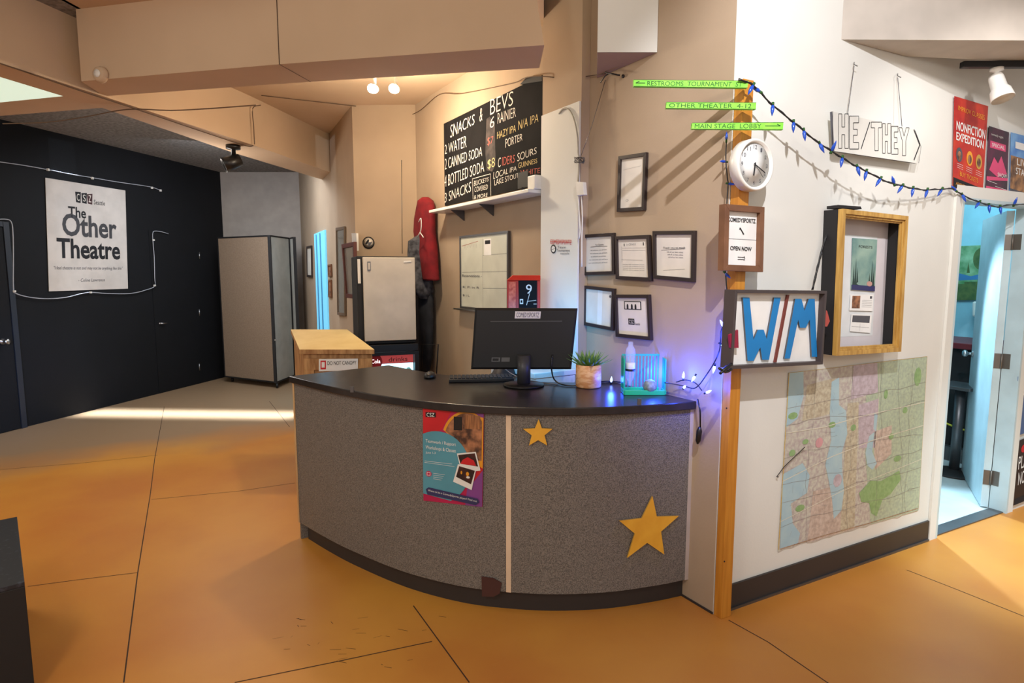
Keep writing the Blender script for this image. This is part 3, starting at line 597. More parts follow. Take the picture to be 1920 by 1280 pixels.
# ------------------------------------------------------------------ post and what hangs on it
t = thing('wooden_post', (CX+.03, CY-.04, 0), 'orange-stained timber post standing at the wall corner', 'post')
mb = MB(); mb.prism([WW.at(.0, 0, .004), WW.at(.062, 0, .004), WW.at(.062, 0, .05), WW.at(.0, 0, .05)], (0, 0, WW.px(1390, 150, .03).z), OAK); o = mb.build('timber', t, .002)
for x, y in ((1362, 765), (1358, 1052), (1392, 330)):
    mb = MB(); mb.lathe([(.004, 0), (.004, .002), (.0005, .003)], WW.px(x, y, .05), DARKM, WW.n, 8); mb.build('screw', t)
GB = Wall((0, 2.585), (2, 2.585))
for q, tx, lb, arrow in ((((1188, 149), (1404, 151), (1401, 165), (1188, 162)), 'RESTROOMS  TOURNAMENT  ST', 'topmost green arrow board on the post', (.02, .10)),
                    (((1250, 191), (1418, 192), (1417, 205), (1249, 203)), 'OTHER THEATER  4-12', 'middle and shortest green arrow board on the post', None),
                    (((1298, 230), (1469, 229), (1468, 243), (1297, 242)), 'MAIN STAGE  LOBBY', 'lowest green arrow board on the post, just above the clock', (.80, .97))):
    c = px4(GB, q, 0); mb = MB(); sh = Sheet(c, GB.n, mb); mb.prism(c, -GB.n*.016, GREEN)
    u1 = .76 if tx[0] == 'M' else .95; u0 = .12 if tx[0] == 'R' else .03
    sh.text(tx, u0, .2, u1, .85, DGREEN, 1, weight=.0)
    if arrow: 
        a_, b_ = arrow; sh.line([(a_, .5), (b_, .5)], .003, DGREEN, 1)
        if tx[0] == 'M': sh.line([(b_-.04, .25), (b_, .5)], .003, DGREEN, 1)
        else: sh.line([(a_+.03, .25), (a_, .5)], .003, DGREEN, 1)
    sh.line([(0, .03), (1, .03)], .0015, DGREEN, 1).line([(0, .97), (1, .97)], .0015, DGREEN, 1)
    tag(mb.build('arrow_board'), lb, 'sign', None)
# clock
cc = WW.px(1400, 312, .055); n_ = WW.n
t = thing('wall_clock', cc, 'round white wall clock mounted on the post', 'clock')
mb = MB(); mb.lathe([(.100, 0), (.108, .004), (.108, .045), (.104, .052), (.096, .052), (.094, .040), (.002, .040)], cc, WHITEP, n_, 56); mb.build('case', t)
f = cc+n_*.0415; ux = WW.u; mb = MB(); mb.lathe([(.090, 0), (.002, .0003)], f-n_*.0008, mat('clock_face', (246, 246, 244), .4), n_, 48); dial = mb.build('dial', t)
mb = MB(); sh = Sheet([f-ux*.09+Vector((0, 0, .09)), f+ux*.09+Vector((0, 0, .09)), f+ux*.09-Vector((0, 0, .09)), f-ux*.09-Vector((0, 0, .09))], n_, mb)
for h in range(12):
    a = math.radians(30*(h+1)); u_, v_ = .5+.41*math.sin(a), .5-.41*math.cos(a)
    s_ = str(h+1); w_ = .028*len(s_); m2 = MB(); Sheet(sh.c, n_, m2).text(s_, u_-w_, v_-.045, u_+w_, v_+.045, INKG, 1); m2.build('numeral', dial)
for nm, ang, L, w_, m_ in (('hour_hand', 188, .045, .006, INK), ('minute_hand', 116, .066, .004, INK), ('second_hand', 135, .07, .0015, METALD)):
    a = math.radians(ang); d = ux*math.sin(a)+Vector((0, 0, math.cos(a))); s_ = ux*math.cos(a)-Vector((0, 0, math.sin(a))); b0 = f+n_*(.003 if nm[0] == 'h' else .005)
    mb = MB(); mb.prism([b0-d*.01-s_*w_/2, b0+d*L-s_*w_/2, b0+d*L+s_*w_/2, b0-d*.01+s_*w_/2], n_*.0015, m_); mb.build(nm, t)

def framed(name, w, q, d, t_, bw, mf, label, draw=None, cat='frame', group=None, mp_=PAPER, z=None):
    c = px4(w, q, d+t_); back = [p-w.n*t_ for p in c]
    cen = sum(back, Vector())/4; o = thing(name, (cen.x, cen.y, min(p.z for p in back)), label, cat, group)
    ci = inset(c, bw); mb = MB(); mb.ring([p-w.n*t_ for p in c], [p-w.n*t_ for p in ci], w.n, .001, t_, mf); mb.build('frame', o, .001)
    sh = Sheet([p-w.n*t_*.55 for p in inset(c, bw*.9)], w.n); sh.back(mp_, .004)
    if draw: draw(sh)
    sh.mb.build('print', o); return o
def d_certlines(sh):
    sh.text('To Guests', .38, .20, .68, .25, INK).line([(.2, .28), (.8, .28)], .002, INK)
    for k, (a, b) in enumerate(((.2, .78), (.18, .80), (.2, .75), (.14, .82), (.12, .8))): sh.text('we welcome you all here', a, .36+.09*k, b, .40+.09*k, INKG if k > 2 else INK)
def d_form(sh):
    sh.text('L I C E N S E', .3, .12, .6, .17, INKG).rect(.2, .12, .225, .19, INK).rect(.83, .1, .86, .18, INK)
    for a, v in ((.15, .24), (.15, .30)): sh.line([(a, v), (.9, v)], .001, INKG)
    sh.line([(.1, .55), (.8, .56)], .001, INKG); sh.line([(.13, .2), (.13, .62)], .001, INKG)
    for k in range(4): sh.text('business and occupation permit', .15, .66+.05*k, .85, .685+.05*k, INKG)
def d_letter(sh):
    sh.text('Thank you so much', .2, .30, .8, .36, INK, dv=-.02); sh.line([(.15, .38), (.8, .33)], .0015, INK)
    for k in range(3): sh.text('with all our best wishes', .3+.02*k, .40+.06*k, .75, .43+.06*k, INKG)
    sh.line([(.2, .86), (.8, .80)], .001, INKG)
def d_blank(sh): sh.ell(.3, .84, .06, .02, INKG, 1).ell(.3, .84, .05, .015, PAPER, 2).line([(.1, .22), (.85, .18)], .0006, INKG)
def d_blank2(sh): sh.ell(.9, .15, .04, .04, INKG).rect(.45, 0, .62, 1, PAPERW, .6)
def d_logo(sh):
    sh.rect(.22, .10, .78, .32, INK, 1).rect(.25, .12, .75, .30, PAPER, 2)
    for u in (.34, .48, .60): sh.ell(u, .20, .025, .03, INK, 3); sh.rect(u-.03, .21, u+.03, .30, INK, 3)
    sh.rect(.34, .56, .54, .72, INK, 1).text('CSZ', .36, .59, .52, .69, PAPER, 2).text('Seattle', .56, .66, .72, .72, INK)
FR = 'black picture frames on the beige wall'
for nm, q, dr_, lb in (('upper', ((1159, 293), (1211, 285), (1207, 394), (1156, 397)), d_blank, 'narrow black frame hanging alone above the others on the beige wall'),
          ('a', ((1091, 440), (1150, 436), (1151, 514), (1093, 516)), d_certlines, 'black frame with bold underlined text lines, left of the row of three'),
          ('b', ((1152, 443), (1216, 440), (1220, 527), (1154, 523)), d_form, 'black frame with a faint printed form in the middle of the row of three'),
          ('c', ((1223, 433), (1302, 432), (1300, 529), (1224, 522)), d_letter, 'widest black frame with a slanted handwritten note, right of the row of three'),
          ('d', ((1093, 535), (1151, 541), (1148, 620), (1092, 609)), d_blank2, 'nearly empty black frame in the lowest row, left one'),
          ('e', ((1151, 552), (1216, 552), (1220, 638), (1154, 631)), d_logo, 'black frame with two dark logos in the lowest row, above the green cage')):
    framed('picture_frame', FW, q, .002, .02, .018, FRAMEB, lb, dr_, 'picture frame', FR)
# brown framed sign on the post
def d_sign(sh):
    sh.text('COMEDYSPORTZ', .06, .12, .94, .20, INK, weight=.02).line([(.45, .30), (.58, .42)], .006, INK).line([(.45, .30), (.44, .34)], .004, INK).rect(0, .505, 1, .513, INKG)
    sh.text('OPEN NOW', .16, .64, .84, .72, INK, weight=.02).line([(.4, .84), (.6, .84)], .003, INK).line([(.4, .88), (.6, .88)], .003, INK).line([(.6, .82), (.63, .86), (.6, .90)], .003, INK)
framed('framed_sign', WW, ((1360, 382), (1434, 388), (1431, 510), (1357, 507)), .055, .035, .026, BROWN, 'brown wood framed sign with two text halves mounted on the post below the clock', d_sign, 'sign', None, PAPERW)
# W / M sign
q = ((1379, 543), (1551, 545), (1543, 683), (1370, 692)); c = px4(WW, q, .125); o = thing('lettered_sign', c[3]-WW.n*.05, 'boxed white sign with big blue W and M across the post', 'sign')
ci = inset(c, .014); mb = MB(); mb.ring([p-WW.n*.06 for p in c], [p-WW.n*.06 for p in ci], WW.n, 0, .06, mat('grey_box', (72, 62, 62), .5)); mb.build('box_frame', o, .001)
mb = MB(); mb.prism([p-WW.n*.03 for p in ci], -WW.n*.02, PAPERW); mb.build('panel', o)
def cp(pts): return [(1300+x/3.557, 360+y/3.557) for x, y in pts]
for nm, pts, m_ in (('letter', ((330, 703), (375, 703), (402, 985), (430, 918), (470, 918), (490, 980), (540, 703), (583, 703), (505, 1118), (460, 1118), (447, 1035), (402, 1125), (362, 1125)), BLUE),
               ('letter', ((608, 1110), (680, 712), (722, 712), (742, 790), (770, 712), (810, 712), (826, 1098), (790, 1098), (777, 850), (750, 905), (712, 905), (700, 850), (645, 1110)), BLUE),
               ('slash', ((627, 685), (641, 685), (556, 1135), (542, 1135)), mat('slash_red', (120, 56, 48), .6))):
    mb = MB(); mb.prism([WW.px(x, y, .105) for x, y in cp(pts)], -WW.n*.008, m_, m_ if nm == 'slash' else METALD); mb.build(nm, o)
mb = MB(); mb.prism([WW.px(x, y, .10) for x, y in ((1545, 578), (1551, 583), (1556, 602), (1551, 612), (1545, 612))], -WW.n*.01, mat('tab_red', (190, 80, 70), .5)); mb.build('side_tab', o)
mb = MB(); mb.prism([WW.px(x, y, .12) for x, y in ((1368, 628), (1384, 618), (1385, 652), (1370, 652))], -WW.n*.01, mat('tab_red2', (150, 30, 60), .5)); mb.build('side_tab', o)
t = thing('spring_clamp', FW.px(1352, 697, .07), 'black spring clamp gripping the lower left corner of the W and M sign', 'clamp')
mb = MB(); mb.tube(cat_rom([WW.px(1372, 682, .15), WW.px(1362, 690, .15), WW.px(1350, 700, .15)], 4), [.007]*3+[.009]*4+[.006]*2, DARK, 8); mb.build('jaw', t)
mb = MB(); mb.tube(cat_rom([WW.px(1372, 692, .15), WW.px(1360, 697, .15), WW.px(1348, 690, .15)], 4), .006, DARK, 8); mb.build('handle', t)

# ------------------------------------------------------------------ things on the bright wall
# hanging HE/THEY arrow sign
def c8(pts): return [(1480+x/3.764, 80+y/3.764) for x, y in pts]
dS = .05; o = thing('hanging_sign', WW.px(1640, 300, dS), 'white hand-lettered HE/THEY arrow sign hung by strings on the bright wall', 'sign')
mb = MB(); mb.prism([WW.px(x, y, dS) for x, y in c8(((303, 485), (880, 612), (932, 722), (898, 850), (318, 765)))], -WW.n*.012, mat('sign_white', (222, 221, 214), .7), INKG); mb.build('panel', o)
mb = MB(); sh = Sheet([WW.px(x, y, dS) for x, y in c8(((300, 500), (900, 500), (900, 800), (300, 800)))], WW.n, mb)
def outl(pts, x0, y0, x1, y1, closed=True, w=.0035, slope=.12):
    P = [((x0+(x1-x0)*u-300)/600, (y0+(y1-y0)*v-500+0*(slope))/300) for u, v in pts]
    sh.line(P+([P[0]] if closed else []), w, INK, 1)
Hh = [(0, 0), (.33, 0), (.33, .38), (.62, .38), (.62, 0), (1, 0), (1, 1), (.62, 1), (.62, .6), (.33, .6), (.33, 1), (0, 1)]
Ee = [(0, 0), (1, 0), (1, .2), (.42, .2), (.42, .4), (.85, .4), (.85, .58), (.42, .58), (.42, .8), (1, .8), (1, 1), (0, 1)]
Tt = [(0, 0), (1, 0), (1, .2), (.68, .2), (.68, 1), (.34, 1), (.34, .2), (0, .2)]
Yy = [(0, 0), (.3, 0), (.5, .3), (.7, 0), (1, 0), (.66, .48), (.66, 1), (.34, 1), (.34, .48)]
outl(Hh, 342, 502, 408, 745); outl(Ee, 414, 518, 476, 750); outl([(0, 1), (1, 0)], 492, 560, 553, 750, False, .006); outl(Tt, 562, 560, 636, 762); outl(Hh, 642, 570, 702, 780); outl(Ee, 707, 590, 756, 787); outl(Yy, 762, 600, 840, 797)
outl([(0, 0), (1, .5), (0, 1)], 876, 612, 922, 830, False, .008); outl([(0, 0), (1, .5), (.6, 1)], 886, 618, 932, 850, False, .003)
outl([(0, 0), (0, 1)], 305, 485, 318, 765, False, .003); mb.build('lettering', o)
for (x0, y0), (x1, y1) in (c8(((458, 165), (410, 515))), c8(((765, 245), (795, 590)))):
    mb = MB(); mb.tube([WW.px(x0, y0, .02), WW.px(x1, y1, dS-.005)], .0015, INKG, 5); mb.tube(cat_rom([WW.px(x0, y0-7, .001), WW.px(x0, y0-3, .025), WW.px(x0+6, y0, .03)], 3), .002, METALD, 6); mb.build('hanger_string', o)
# deep gold-framed display case
o = thing('display_case', WW.px(1630, 665, .0), 'deep gold wood display case with dark sides beside the W and M sign', 'display case')
cf = px4(WW, ((1581, 391), (1704, 405), (1690, 659), (1569, 667)), .10); ci = inset(cf, .04); cm = inset(cf, .022)
mb = MB(); mb.ring([p-WW.n*.025 for p in cf], [p-WW.n*.025 for p in cm], WW.n, 0, .025, GOLD); mb.ring([p-WW.n*.02 for p in cm], [p-WW.n*.02 for p in inset(cf, .032)], WW.n, -.005, .012, GOLD); mb.ring([p-WW.n*.02 for p in inset(cf, .032)], [p-WW.n*.02 for p in ci], WW.n, -.005, .004, GOLD); mb.build('gold_frame', o, .001)
mb = MB(); mb.ring([p-WW.n*.099 for p in cf], [p-WW.n*.099 for p in inset(cf, .012)], WW.n, 0, .073, DARKM); mb.build('side_box', o)
mb = MB(); mb.prism([WW.px(x, y, .08) for x, y in ((1572, 384), (1614, 387), (1616, 392), (1572, 390))], -WW.n*.06, DARKM); mb.build('top_tape', o)
sh = Sheet([p-WW.n*.094 for p in inset(cf, .012)], WW.n); sh.back(mat('case_lining', (214, 208, 212), .7), .004)
sh.rect(.05, .14, .82, .90, mat('acrylic', (224, 228, 230), .3), 1); 
sh.mb.build('lining', o)
sh = Sheet([WW.px(x, y, .012) for x, y in ((1599, 446), (1645, 449), (1640, 546), (1596, 543))], WW.n); sh.back(MISTY, .003)
for u, h in ((.08, .5), (.16, .62), (.24, .45), (.84, .6), (.92, .5), (.74, .35)): sh.poly([(u-.05, .95), (u, 1-h), (u+.05, .95)], PINE, 1)
sh.rect(0, .9, 1, 1, NAVY, 1.5).text('FORESTS', .25, .13, .8, .18, INK, 2).ell(.75, .86, .12, .05, mat('tent', (190, 150, 140), .6), 2).ell(.35, .87, .14, .03, MISTY, 2)
tag(sh.mb.build('poster'), 'misty forest poster inside the gold display case', 'poster')
sh = Sheet([WW.px(x, y, .012) for x, y in ((1595, 552), (1638, 552), (1636, 583), (1593, 582))], WW.n); sh.back(PAPERW, .002); sh.rect(.08, .08, .42, .85, PHOTO1, 1).rect(.84, .1, .94, .25, INKG, 1)
for k in range(5): sh.line([(.5, .35+.1*k), (.94, .36+.1*k)], .001, INKG, 1)
tag(sh.mb.build('flyer'), 'white flyer with a brown photo below the forest poster in the display case', 'flyer')
sh = Sheet([WW.px(x, y, .012) for x, y in ((1597, 589), (1635, 590), (1632, 624), (1594, 621))], WW.n); sh.back(PAPERW, .002); sh.rect(.05, .06, .9, .45, INKG, 1); sh.line([(.45, .5), (.45, .95)], .001, INKG, 1); sh.line([(.05, .7), (.9, .72)], .001, INKG, 1)
tag(sh.mb.build('flyer'), 'pale flyer with a grey band, lowest in the display case', 'flyer')
mb = MB(); pth = [WW.px(x, y, .02) for x, y in ((1558, 425), (1548, 448), (1539, 475), (1534, 500), (1528, 520), (1524, 543))]; mb.tube(cat_rom(pth, 4), .0042, DARK); mb.tube(cat_rom([p+WW.u*.008*(-1)**i for i, p in enumerate(pth)], 4), .003, DARK); tag(mb.build('cable'), 'twisted black cable from the display case down to the W and M sign', 'cable')
# map
mq = ((1479, 699), (1738, 668), (1722, 956), (1459, 1033)); cM = px4(WW, mq, .004)
o = thing('paper_map', cM[3], 'large creased pastel street map taped to the bright wall', 'map')
sh = Sheet(cM, WW.n); mb = sh.mb
edge = []
for k in range(25): edge.append((1-k/24, 1+.008*math.sin(k*2.1)+.006*math.sin(k*5.3)))
mb.prism([sh.S(0, 0), sh.S(.3, .003), sh.S(.7, -.003), sh.S(1, 0)]+[sh.S(u, v) for u, v in edge], -WW.n*.002, MAPB)
sh.poly([(.52, .0), (1, 0), (1, 1), (.62, 1), (.55, .55)], MAPG, 1).poly([(.43, .0), (.60, 0), (.62, .18), (.42, .2)], MAPP, 1.4).poly([(.48, .24), (.63, .22), (.62, .52), (.5, .50)], MAPP, 1.5).poly([(.6, .42), (.74, .40), (.75, .58), (.63, .66)], MAPK, 1.5)
sh.poly([(.40, .22), (.48, .22), (.5, .98), (.40, 1)], MAPY, 1.6).poly([(.12, .08), (.30, .06), (.32, .26), (.1, .28)], MAPY, 1.2).poly([(.2, .7), (.42, .7), (.5, 1), (.18, 1)], MAPK, 1.2)
sh.poly([(0, .0), (.09, .0), (.10, .14), (.07, .26), (0, .30)], MWATER, 2).poly([(.28, .08), (.33, .06), (.34, .22), (.39, .26), (.41, .40), (.38, .50), (.39, .62), (.41, .74), (.40, .86), (.35, .90), (.33, .78), (.30, .66), (.27, .56), (.30, .42), (.28, .26)], MWATER, 2)
sh.poly([(0, .56), (.12, .52), (.17, .60), (.16, .70), (.06, .74), (.08, .86), (.13, .93), (.12, .985), (.01, .99)], MWATER, 2).poly([(.57, .44), (.61, .42), (.60, .54), (.64, .62), (.61, .655), (.57, .62), (.55, .54)], MWATER, 2).poly([(.60, .30), (.625, .32), (.62, .42), (.60, .40)], MWATER, 2)
sh.poly([(.52, .78), (.60, .72), (.68, .74), (.82, .70), (.84, .76), (.76, .84), (.70, .86), (.66, .96), (.62, .93), (.60, .86), (.54, .84)], MPARK, 2.4)
for u, v, a, b in ((.04, .24, .03, .02), (.30, .33, .025, .018), (.13, .40, .02, .015), (.68, .2, .015, .03), (.74, .47, .02, .02), (.84, .32, .02, .02), (.45, .37, .02, .02), (.93, .12, .03, .06), (.05, .45, .02, .02), (.12, .78, .03, .02), (.8, .62, .03, .02)): sh.ell(u, v, a, b, MPARK, 2.6, n=9)
sh.ell(.22, .42, .025, .03, MRED, 2.6, n=9).ell(.36, .67, .03, .04, MAPP, 2.6, n=9)
rnd = random.Random(3)
def road(pts, w=.0022, m=MROAD): sh.line(pts, w, m, 3)
for base, horiz in ((.18, 0), (.43, 0), (.62, 0), (.78, 0), (.88, 0), (.30, 1), (.47, 1), (.62, 1), (.72, 1), (.2, 1), (.86, 1)):
    pts = []; q_ = base
    for k in range(15): q_ += rnd.uniform(-.015, .015); pts.append((k/14, q_) if horiz else (q_, k/14))
    road(pts, .0016)
for _ in range(240):
    u, v = rnd.uniform(.05, .97), rnd.uniform(.05, .96); L = rnd.uniform(.01, .05)
    if rnd.random() < .5: road([(u, v), (min(u+L, .99), v+rnd.uniform(-.01, .01))], .0008)
    else: road([(u, v), (u+rnd.uniform(-.01, .01), min(v+L, .98))], .0008)
road([(0, .33), (.25, .335), (.5, .31), (1, .29)], .004, MCREAM); road([(0, .60), (.3, .52), (.6, .47), (1, .44)], .004, MCREAM); road([(.62, .0), (.63, .35), (.62, .5)], .003, MCREAM); road([(0, .83), (.4, .74), (.7, .70), (1, .66)], .003, MCREAM)
road([(0, 0), (0, .5), (0, .99)], .004, mat('map_edge', (216, 180, 60), .6)); road([(0, 0), (.5, 0), (1, 0), (1, .5), (1, .99)], .0015, mat('map_edge', (216, 180, 60), .6)); road([(.01, .99), (.3, .985), (.6, .99), (.99, .985)], .005, mat('map_edge2', (190, 160, 130), .6, c2=(140, 110, 90), scale=60))
mb.build('printed_sheet', o)
mb = MB(); mb.tube([WW.px(1509, 838, .012), WW.px(1470, 875, .012), WW.px(1456, 894, .012)], .0018, INK); mb.lathe([(.004, 0), (.004, .006)], WW.px(1457, 893, .008), METALD, WW.n, 8); mb.build('pointer_wire', o)
# posters over the door
sh = Sheet(px4(WW, ((1790, 180), (1853, 199), (1842, 373), (1787, 350)), .012), WW.n); sh.back(ORANGE, .002)
sh.text('IMPROV CLASSES', .1, .09, .9, .14, ORY, dv=.02).text('NONFICTION', .06, .26, .95, .36, PAPERW, weight=.02).text('EXPEDITION', .06, .38, .92, .47, PAPERW, weight=.02)
for u, m_ in ((.17, INKG), (.5, ORY), (.8, YELE)): sh.ell(u, .62, .1, .08, m_, 2).ell(u, .63, .06, .05, PHOTO1, 3)
for u in (.2, .5, .82):
    for k in range(3): sh.line([(u-.1, .72+.022*k), (u+.1, .725+.022*k)], .0015, PAPERW, 2)
sh.text('BUY TICKETS', .2, .80, .8, .85, ORY).rect(0, .89, 1, 1, INK, 1).text('AUDITIONS', .08, .93, .6, .965, ORY)
tag(sh.mb.build('poster'), 'red and orange poster with three portraits above the left side of the door', 'poster')
sh = Sheet(px4(WW, ((1855, 236), (1892, 248), (1888, 374), (1848, 366)), .012), WW.n); sh.back(DPUR, .002)
sh.text('comedy night', .1, .09, .7, .13, PAPERW).rect(.08, .2, .85, .30, PINK, 1).text('SPECIAL', .16, .225, .78, .275, PAPERW, 2).poly([(.1, .62), (.3, .42), (.5, .5), (.65, .38), (.95, .62), (.5, .70)], PINK, 1).text('SHOW', .5, .63, .95, .69, PAPERW, 2)
sh.poly([(0, .72), (1, .68), (1, .72), (0, .78)], PINK, 1).rect(0, .86, 1, 1, PINK, 1); sh.line([(.05, .78), (.5, .80)], .002, PAPERW).line([(.4, .84), (.95, .86)], .002, PAPERW)
tag(sh.mb.build('poster'), 'dark purple and pink poster above the door, middle of three', 'poster')
sh = Sheet(px4(WW, ((1896, 248), (1935, 258), (1932, 385), (1893, 372)), .012), WW.n); sh.back(PBLUE, .002)
sh.rect(0, .34, 1, 1, TAN, 1).rect(.2, .12, .9, .22, PAPERW, 2).text('LIVE', .3, .36, .9, .46, PAPERW, 2).text('STAGE', .25, .50, .95, .60, PAPERW, 2).rect(0, .84, 1, 1, INKG, 2)
tag(sh.mb.build('poster'), 'blue and tan poster at the right edge above the door', 'poster')
sh = Sheet(px4(WW, ((1906, 828), (1960, 806), (1955, 925), (1899, 948)), .012), WW.n); sh.back(mat('poster_black', (36, 26, 26), .5), .002)
sh.rect(.05, .9, .95, 1, INK, 1).text('PLAY', .1, .25, .5, .45, PAPERW).text('NOW', .12, .5, .5, .7, PAPERW).ell(.25, .15, .08, .06, PRED, 2)
tag(sh.mb.build('poster'), 'dark poster with white lettering low on the wall right of the door', 'poster')
sh = Sheet(px4(WW, ((1909, 706), (1960, 690), (1955, 800), (1904, 818)), .012), WW.n); sh.back(mat('poster_slate', (70, 100, 150), .5), .002); sh.rect(.05, .3, .9, .34, PAPERW, 1)
tag(sh.mb.build('poster'), 'slate blue poster at the right edge beside the door casing', 'poster')
# track light
t = thing('track_light', (2.75, 3.17, 2.7), 'black ceiling track with a white spotlight head at the upper right', 'track light')
z_ = 2.7; tl = onz(1808, 120, z_-.02); mb = MB(); mb.prism([Vector((tl.x, tl.y, z_-.034)), Vector((3.8, tl.y, z_-.034)), Vector((3.8, tl.y+.036, z_-.034)), Vector((tl.x, tl.y+.036, z_-.034))], (0, 0, .032), DARK); mb.build('track', t, .004)
hx = onz(1868, 128, z_-.034); mb = MB(); mb.lathe([(.03, -.0), (.03, -.015), (.012, -.02), (.012, -.07)], Vector((hx.x, tl.y+.018, z_-.034)), WHITEP, n=20); mb.build('stem', t)
hc = Vector((hx.x, tl.y+.018, z_-.085)); ax = Vector((.12, -.35, -1)); mb = MB(); mb.lathe([(.002, -.02), (.030, -.015), (.034, .0), (.036, .06), (.046, .075), (.052, .12), (.050, .125), (.044, .10), (.002, .098)], hc, WHITEP, ax, 28); mb.build('lamp_head', t)

# ------------------------------------------------------------------ chalkboard, shelf, whiteboard
cb = ((832, 232), (961, 160), (1030, 132), (1030, 352), (832, 386))
o = thing('chalkboard', FW.px(925, 370, .02), 'black chalkboard menu of snacks and drinks on the beige wall', 'chalkboard')
zt0, zb0 = FW.px(832, 232, .02).z, FW.px(832, 386, .02).z; a0 = FW.az(832, 232, .02)[0]
zt0 = min(zt0, 2.88)
mb = MB(); mb.prism([FW.at(a0, zb0, .02), FW.at(pa0-.004, zb0, .02), FW.at(pa0-.004, zt0, .02), FW.at(a0, zt0, .02)], -FW.n*.018, CHB); mb.build('board', o)
mb = MB(); sh = Sheet([FW.at(0, 1, .02), FW.at(1, 1, .02), FW.at(1, 0, .02), FW.at(0, 0, .02)], FW.n, mb)
def c4(q): return [(740+x/4.2675, 120+y/4.2667) for x, y in q]
CHB_O = o
def ch(tx, q, m_=CHALK):
    m2 = MB(); Sheet(sh.c, FW.n, m2).textq(tx, c4(q), FW, .0212, m_, 1, weight=-.012, shear=.12); m2.build('chalk_word', CHB_O)
ch('SNACKS', ((445, 490), (640, 400), (640, 480), (445, 592))); ch('&', ((680, 360), (702, 345), (702, 450), (680, 462)))
ch('BEVS', ((760, 285), (948, 215), (950, 325), (765, 410)))
ch('2 WATER', ((398, 650), (572, 570), (575, 665), (402, 722))); ch('2 CANNED SODA', ((400, 760), (698, 660), (700, 735), (402, 845)))
ch('4 BOTTLED SODA', ((398, 895), (712, 775), (716, 860), (400, 985))); ch('3 SNACKS', ((398, 1035), (612, 940), (612, 1020), (400, 1110)))
ch('6', ((762, 430), (798, 415), (798, 500), (764, 515))); ch('RAINIER', ((822, 395), (966, 345), (970, 420), (824, 478)))
ch('HAZY IPA', ((818, 545), (968, 485), (970, 540), (820, 600)), CHALKY); ch('N/A IPA', ((988, 455), (1150, 395), (1150, 460), (988, 528)), CHALKY); ch('PORTER', ((885, 600), (1020, 555), (1022, 610), (888, 670)))
ch('$7', ((740, 590), (790, 575), (790, 640), (742, 660)), CHALKR); ch('C', ((828, 755), (850, 745), (850, 820), (828, 830))); ch('IDERS', ((860, 745), (962, 725), (962, 785), (860, 815)), CHALKR); ch('SOURS', ((980, 715), (1135, 665), (1138, 715), (982, 780)))
ch('LOCAL IPA', ((790, 865), (975, 815), (975, 850), (790, 920))); ch('GUINNESS', ((990, 790), (1140, 755), (1142, 790), (992, 835)), CHALKY); ch('LAKE STOUT', ((795, 925), (995, 870), (998, 905), (800, 972))); ch('WHITE', ((1008, 850), (1165, 830), (1168, 870), (1010, 895)), CHALKR)
ch('$8', ((740, 770), (800, 745), (805, 830), (745, 850)), CHALKY)
ch('BUCKETS', ((635, 935), (752, 905), (752, 935), (635, 978))); ch('COVERED', ((640, 985), (745, 962), (745, 1000), (640, 1025))); ch('& MORE', ((635, 1050), (745, 1030), (745, 1060), (637, 1082)))
for pts in (((622, 918), (766, 878), (770, 1065)), ((622, 918), (628, 1085))):
    P = [FW.px(x, y, .0215) for x, y in c4(pts)]
    for a, b in zip(P[:-1], P[1:]): q_ = FW.n.cross((b-a).normalized())*.002; mb.face([a-q_, b-q_, b+q_, a+q_], CHALK)
mb.build('chalk_box', o)
mb = MB(); mb.face([FW.px(x, y, .0206) for x, y in c4(((735, 440), (760, 420), (800, 470), (805, 700), (810, 800), (780, 860), (735, 850), (725, 700)))], SMUDGE); mb.build('smudge', o)
# dark vent strip above the chalkboard
mb = MB(); mb.prism([FW.px(x, y, .03) for x, y in ((988, 144), (1016, 143), (1016, 152), (975, 158))], -FW.n*.026, DARKM); tag(mb.build('bracket_plate'), 'dark plate above the top right corner of the chalkboard', 'plate')
# shelf
a1 = FW.az(800, 398, .18)[0]; zs = FW.px(800, 399, .18).z
o = thing('wall_shelf', FW.at(a1+.6, zs-.1, .0), 'long white wall shelf under the chalkboard', 'shelf')
mb = MB(); mb.prism([FW.at(a1, zs, .002), FW.at(pa0-.004, zs, .002), FW.at(pa0-.004, zs, .16), FW.at(a1, zs, .16)], (0, 0, .022), WHITEP); mb.build('board', o, .003)
for x in (870, 925):
    a_ = FW.az(x, 380)[0]; mb = MB(); mb.prism([FW.at(a_, zs, .003), FW.at(a_, zs-.08, .003), FW.at(a_, zs, .12)], FW.u*.012, METALD); mb.build('bracket', o)
a_ = FW.az(980, 350, .1)[0]; t = thing('small_sign', FW.at(a_, zs+.022, .1), 'small black blank sign on a foot standing on the shelf', 'sign')
mb = MB(); mb.prism([FW.at(a_-.06, zs+.05, .1), FW.at(a_+.06, zs+.05, .1), FW.at(a_+.06, zs+.15, .1), FW.at(a_-.06, zs+.15, .1)], -FW.n*.006, DARKM); mb.build('panel', t)
mb = MB(); mb.box(FW.at(a_, zs+.037, .097), (.02, .02, .03), DARKM); mb.build('foot', t)
a_ = FW.az(1003, 345, .1)[0]; mb = MB(); mb.prism([FW.at(a_-.055, zs+.023, .05), FW.at(a_+.03, zs+.023, .05), FW.at(a_+.03, zs+.023, .12), FW.at(a_-.055, zs+.023, .12)], (0, 0, .085), WHITEP); tag(mb.build('router_box', bevel=.006), 'small white box at the right end of the shelf', 'box')
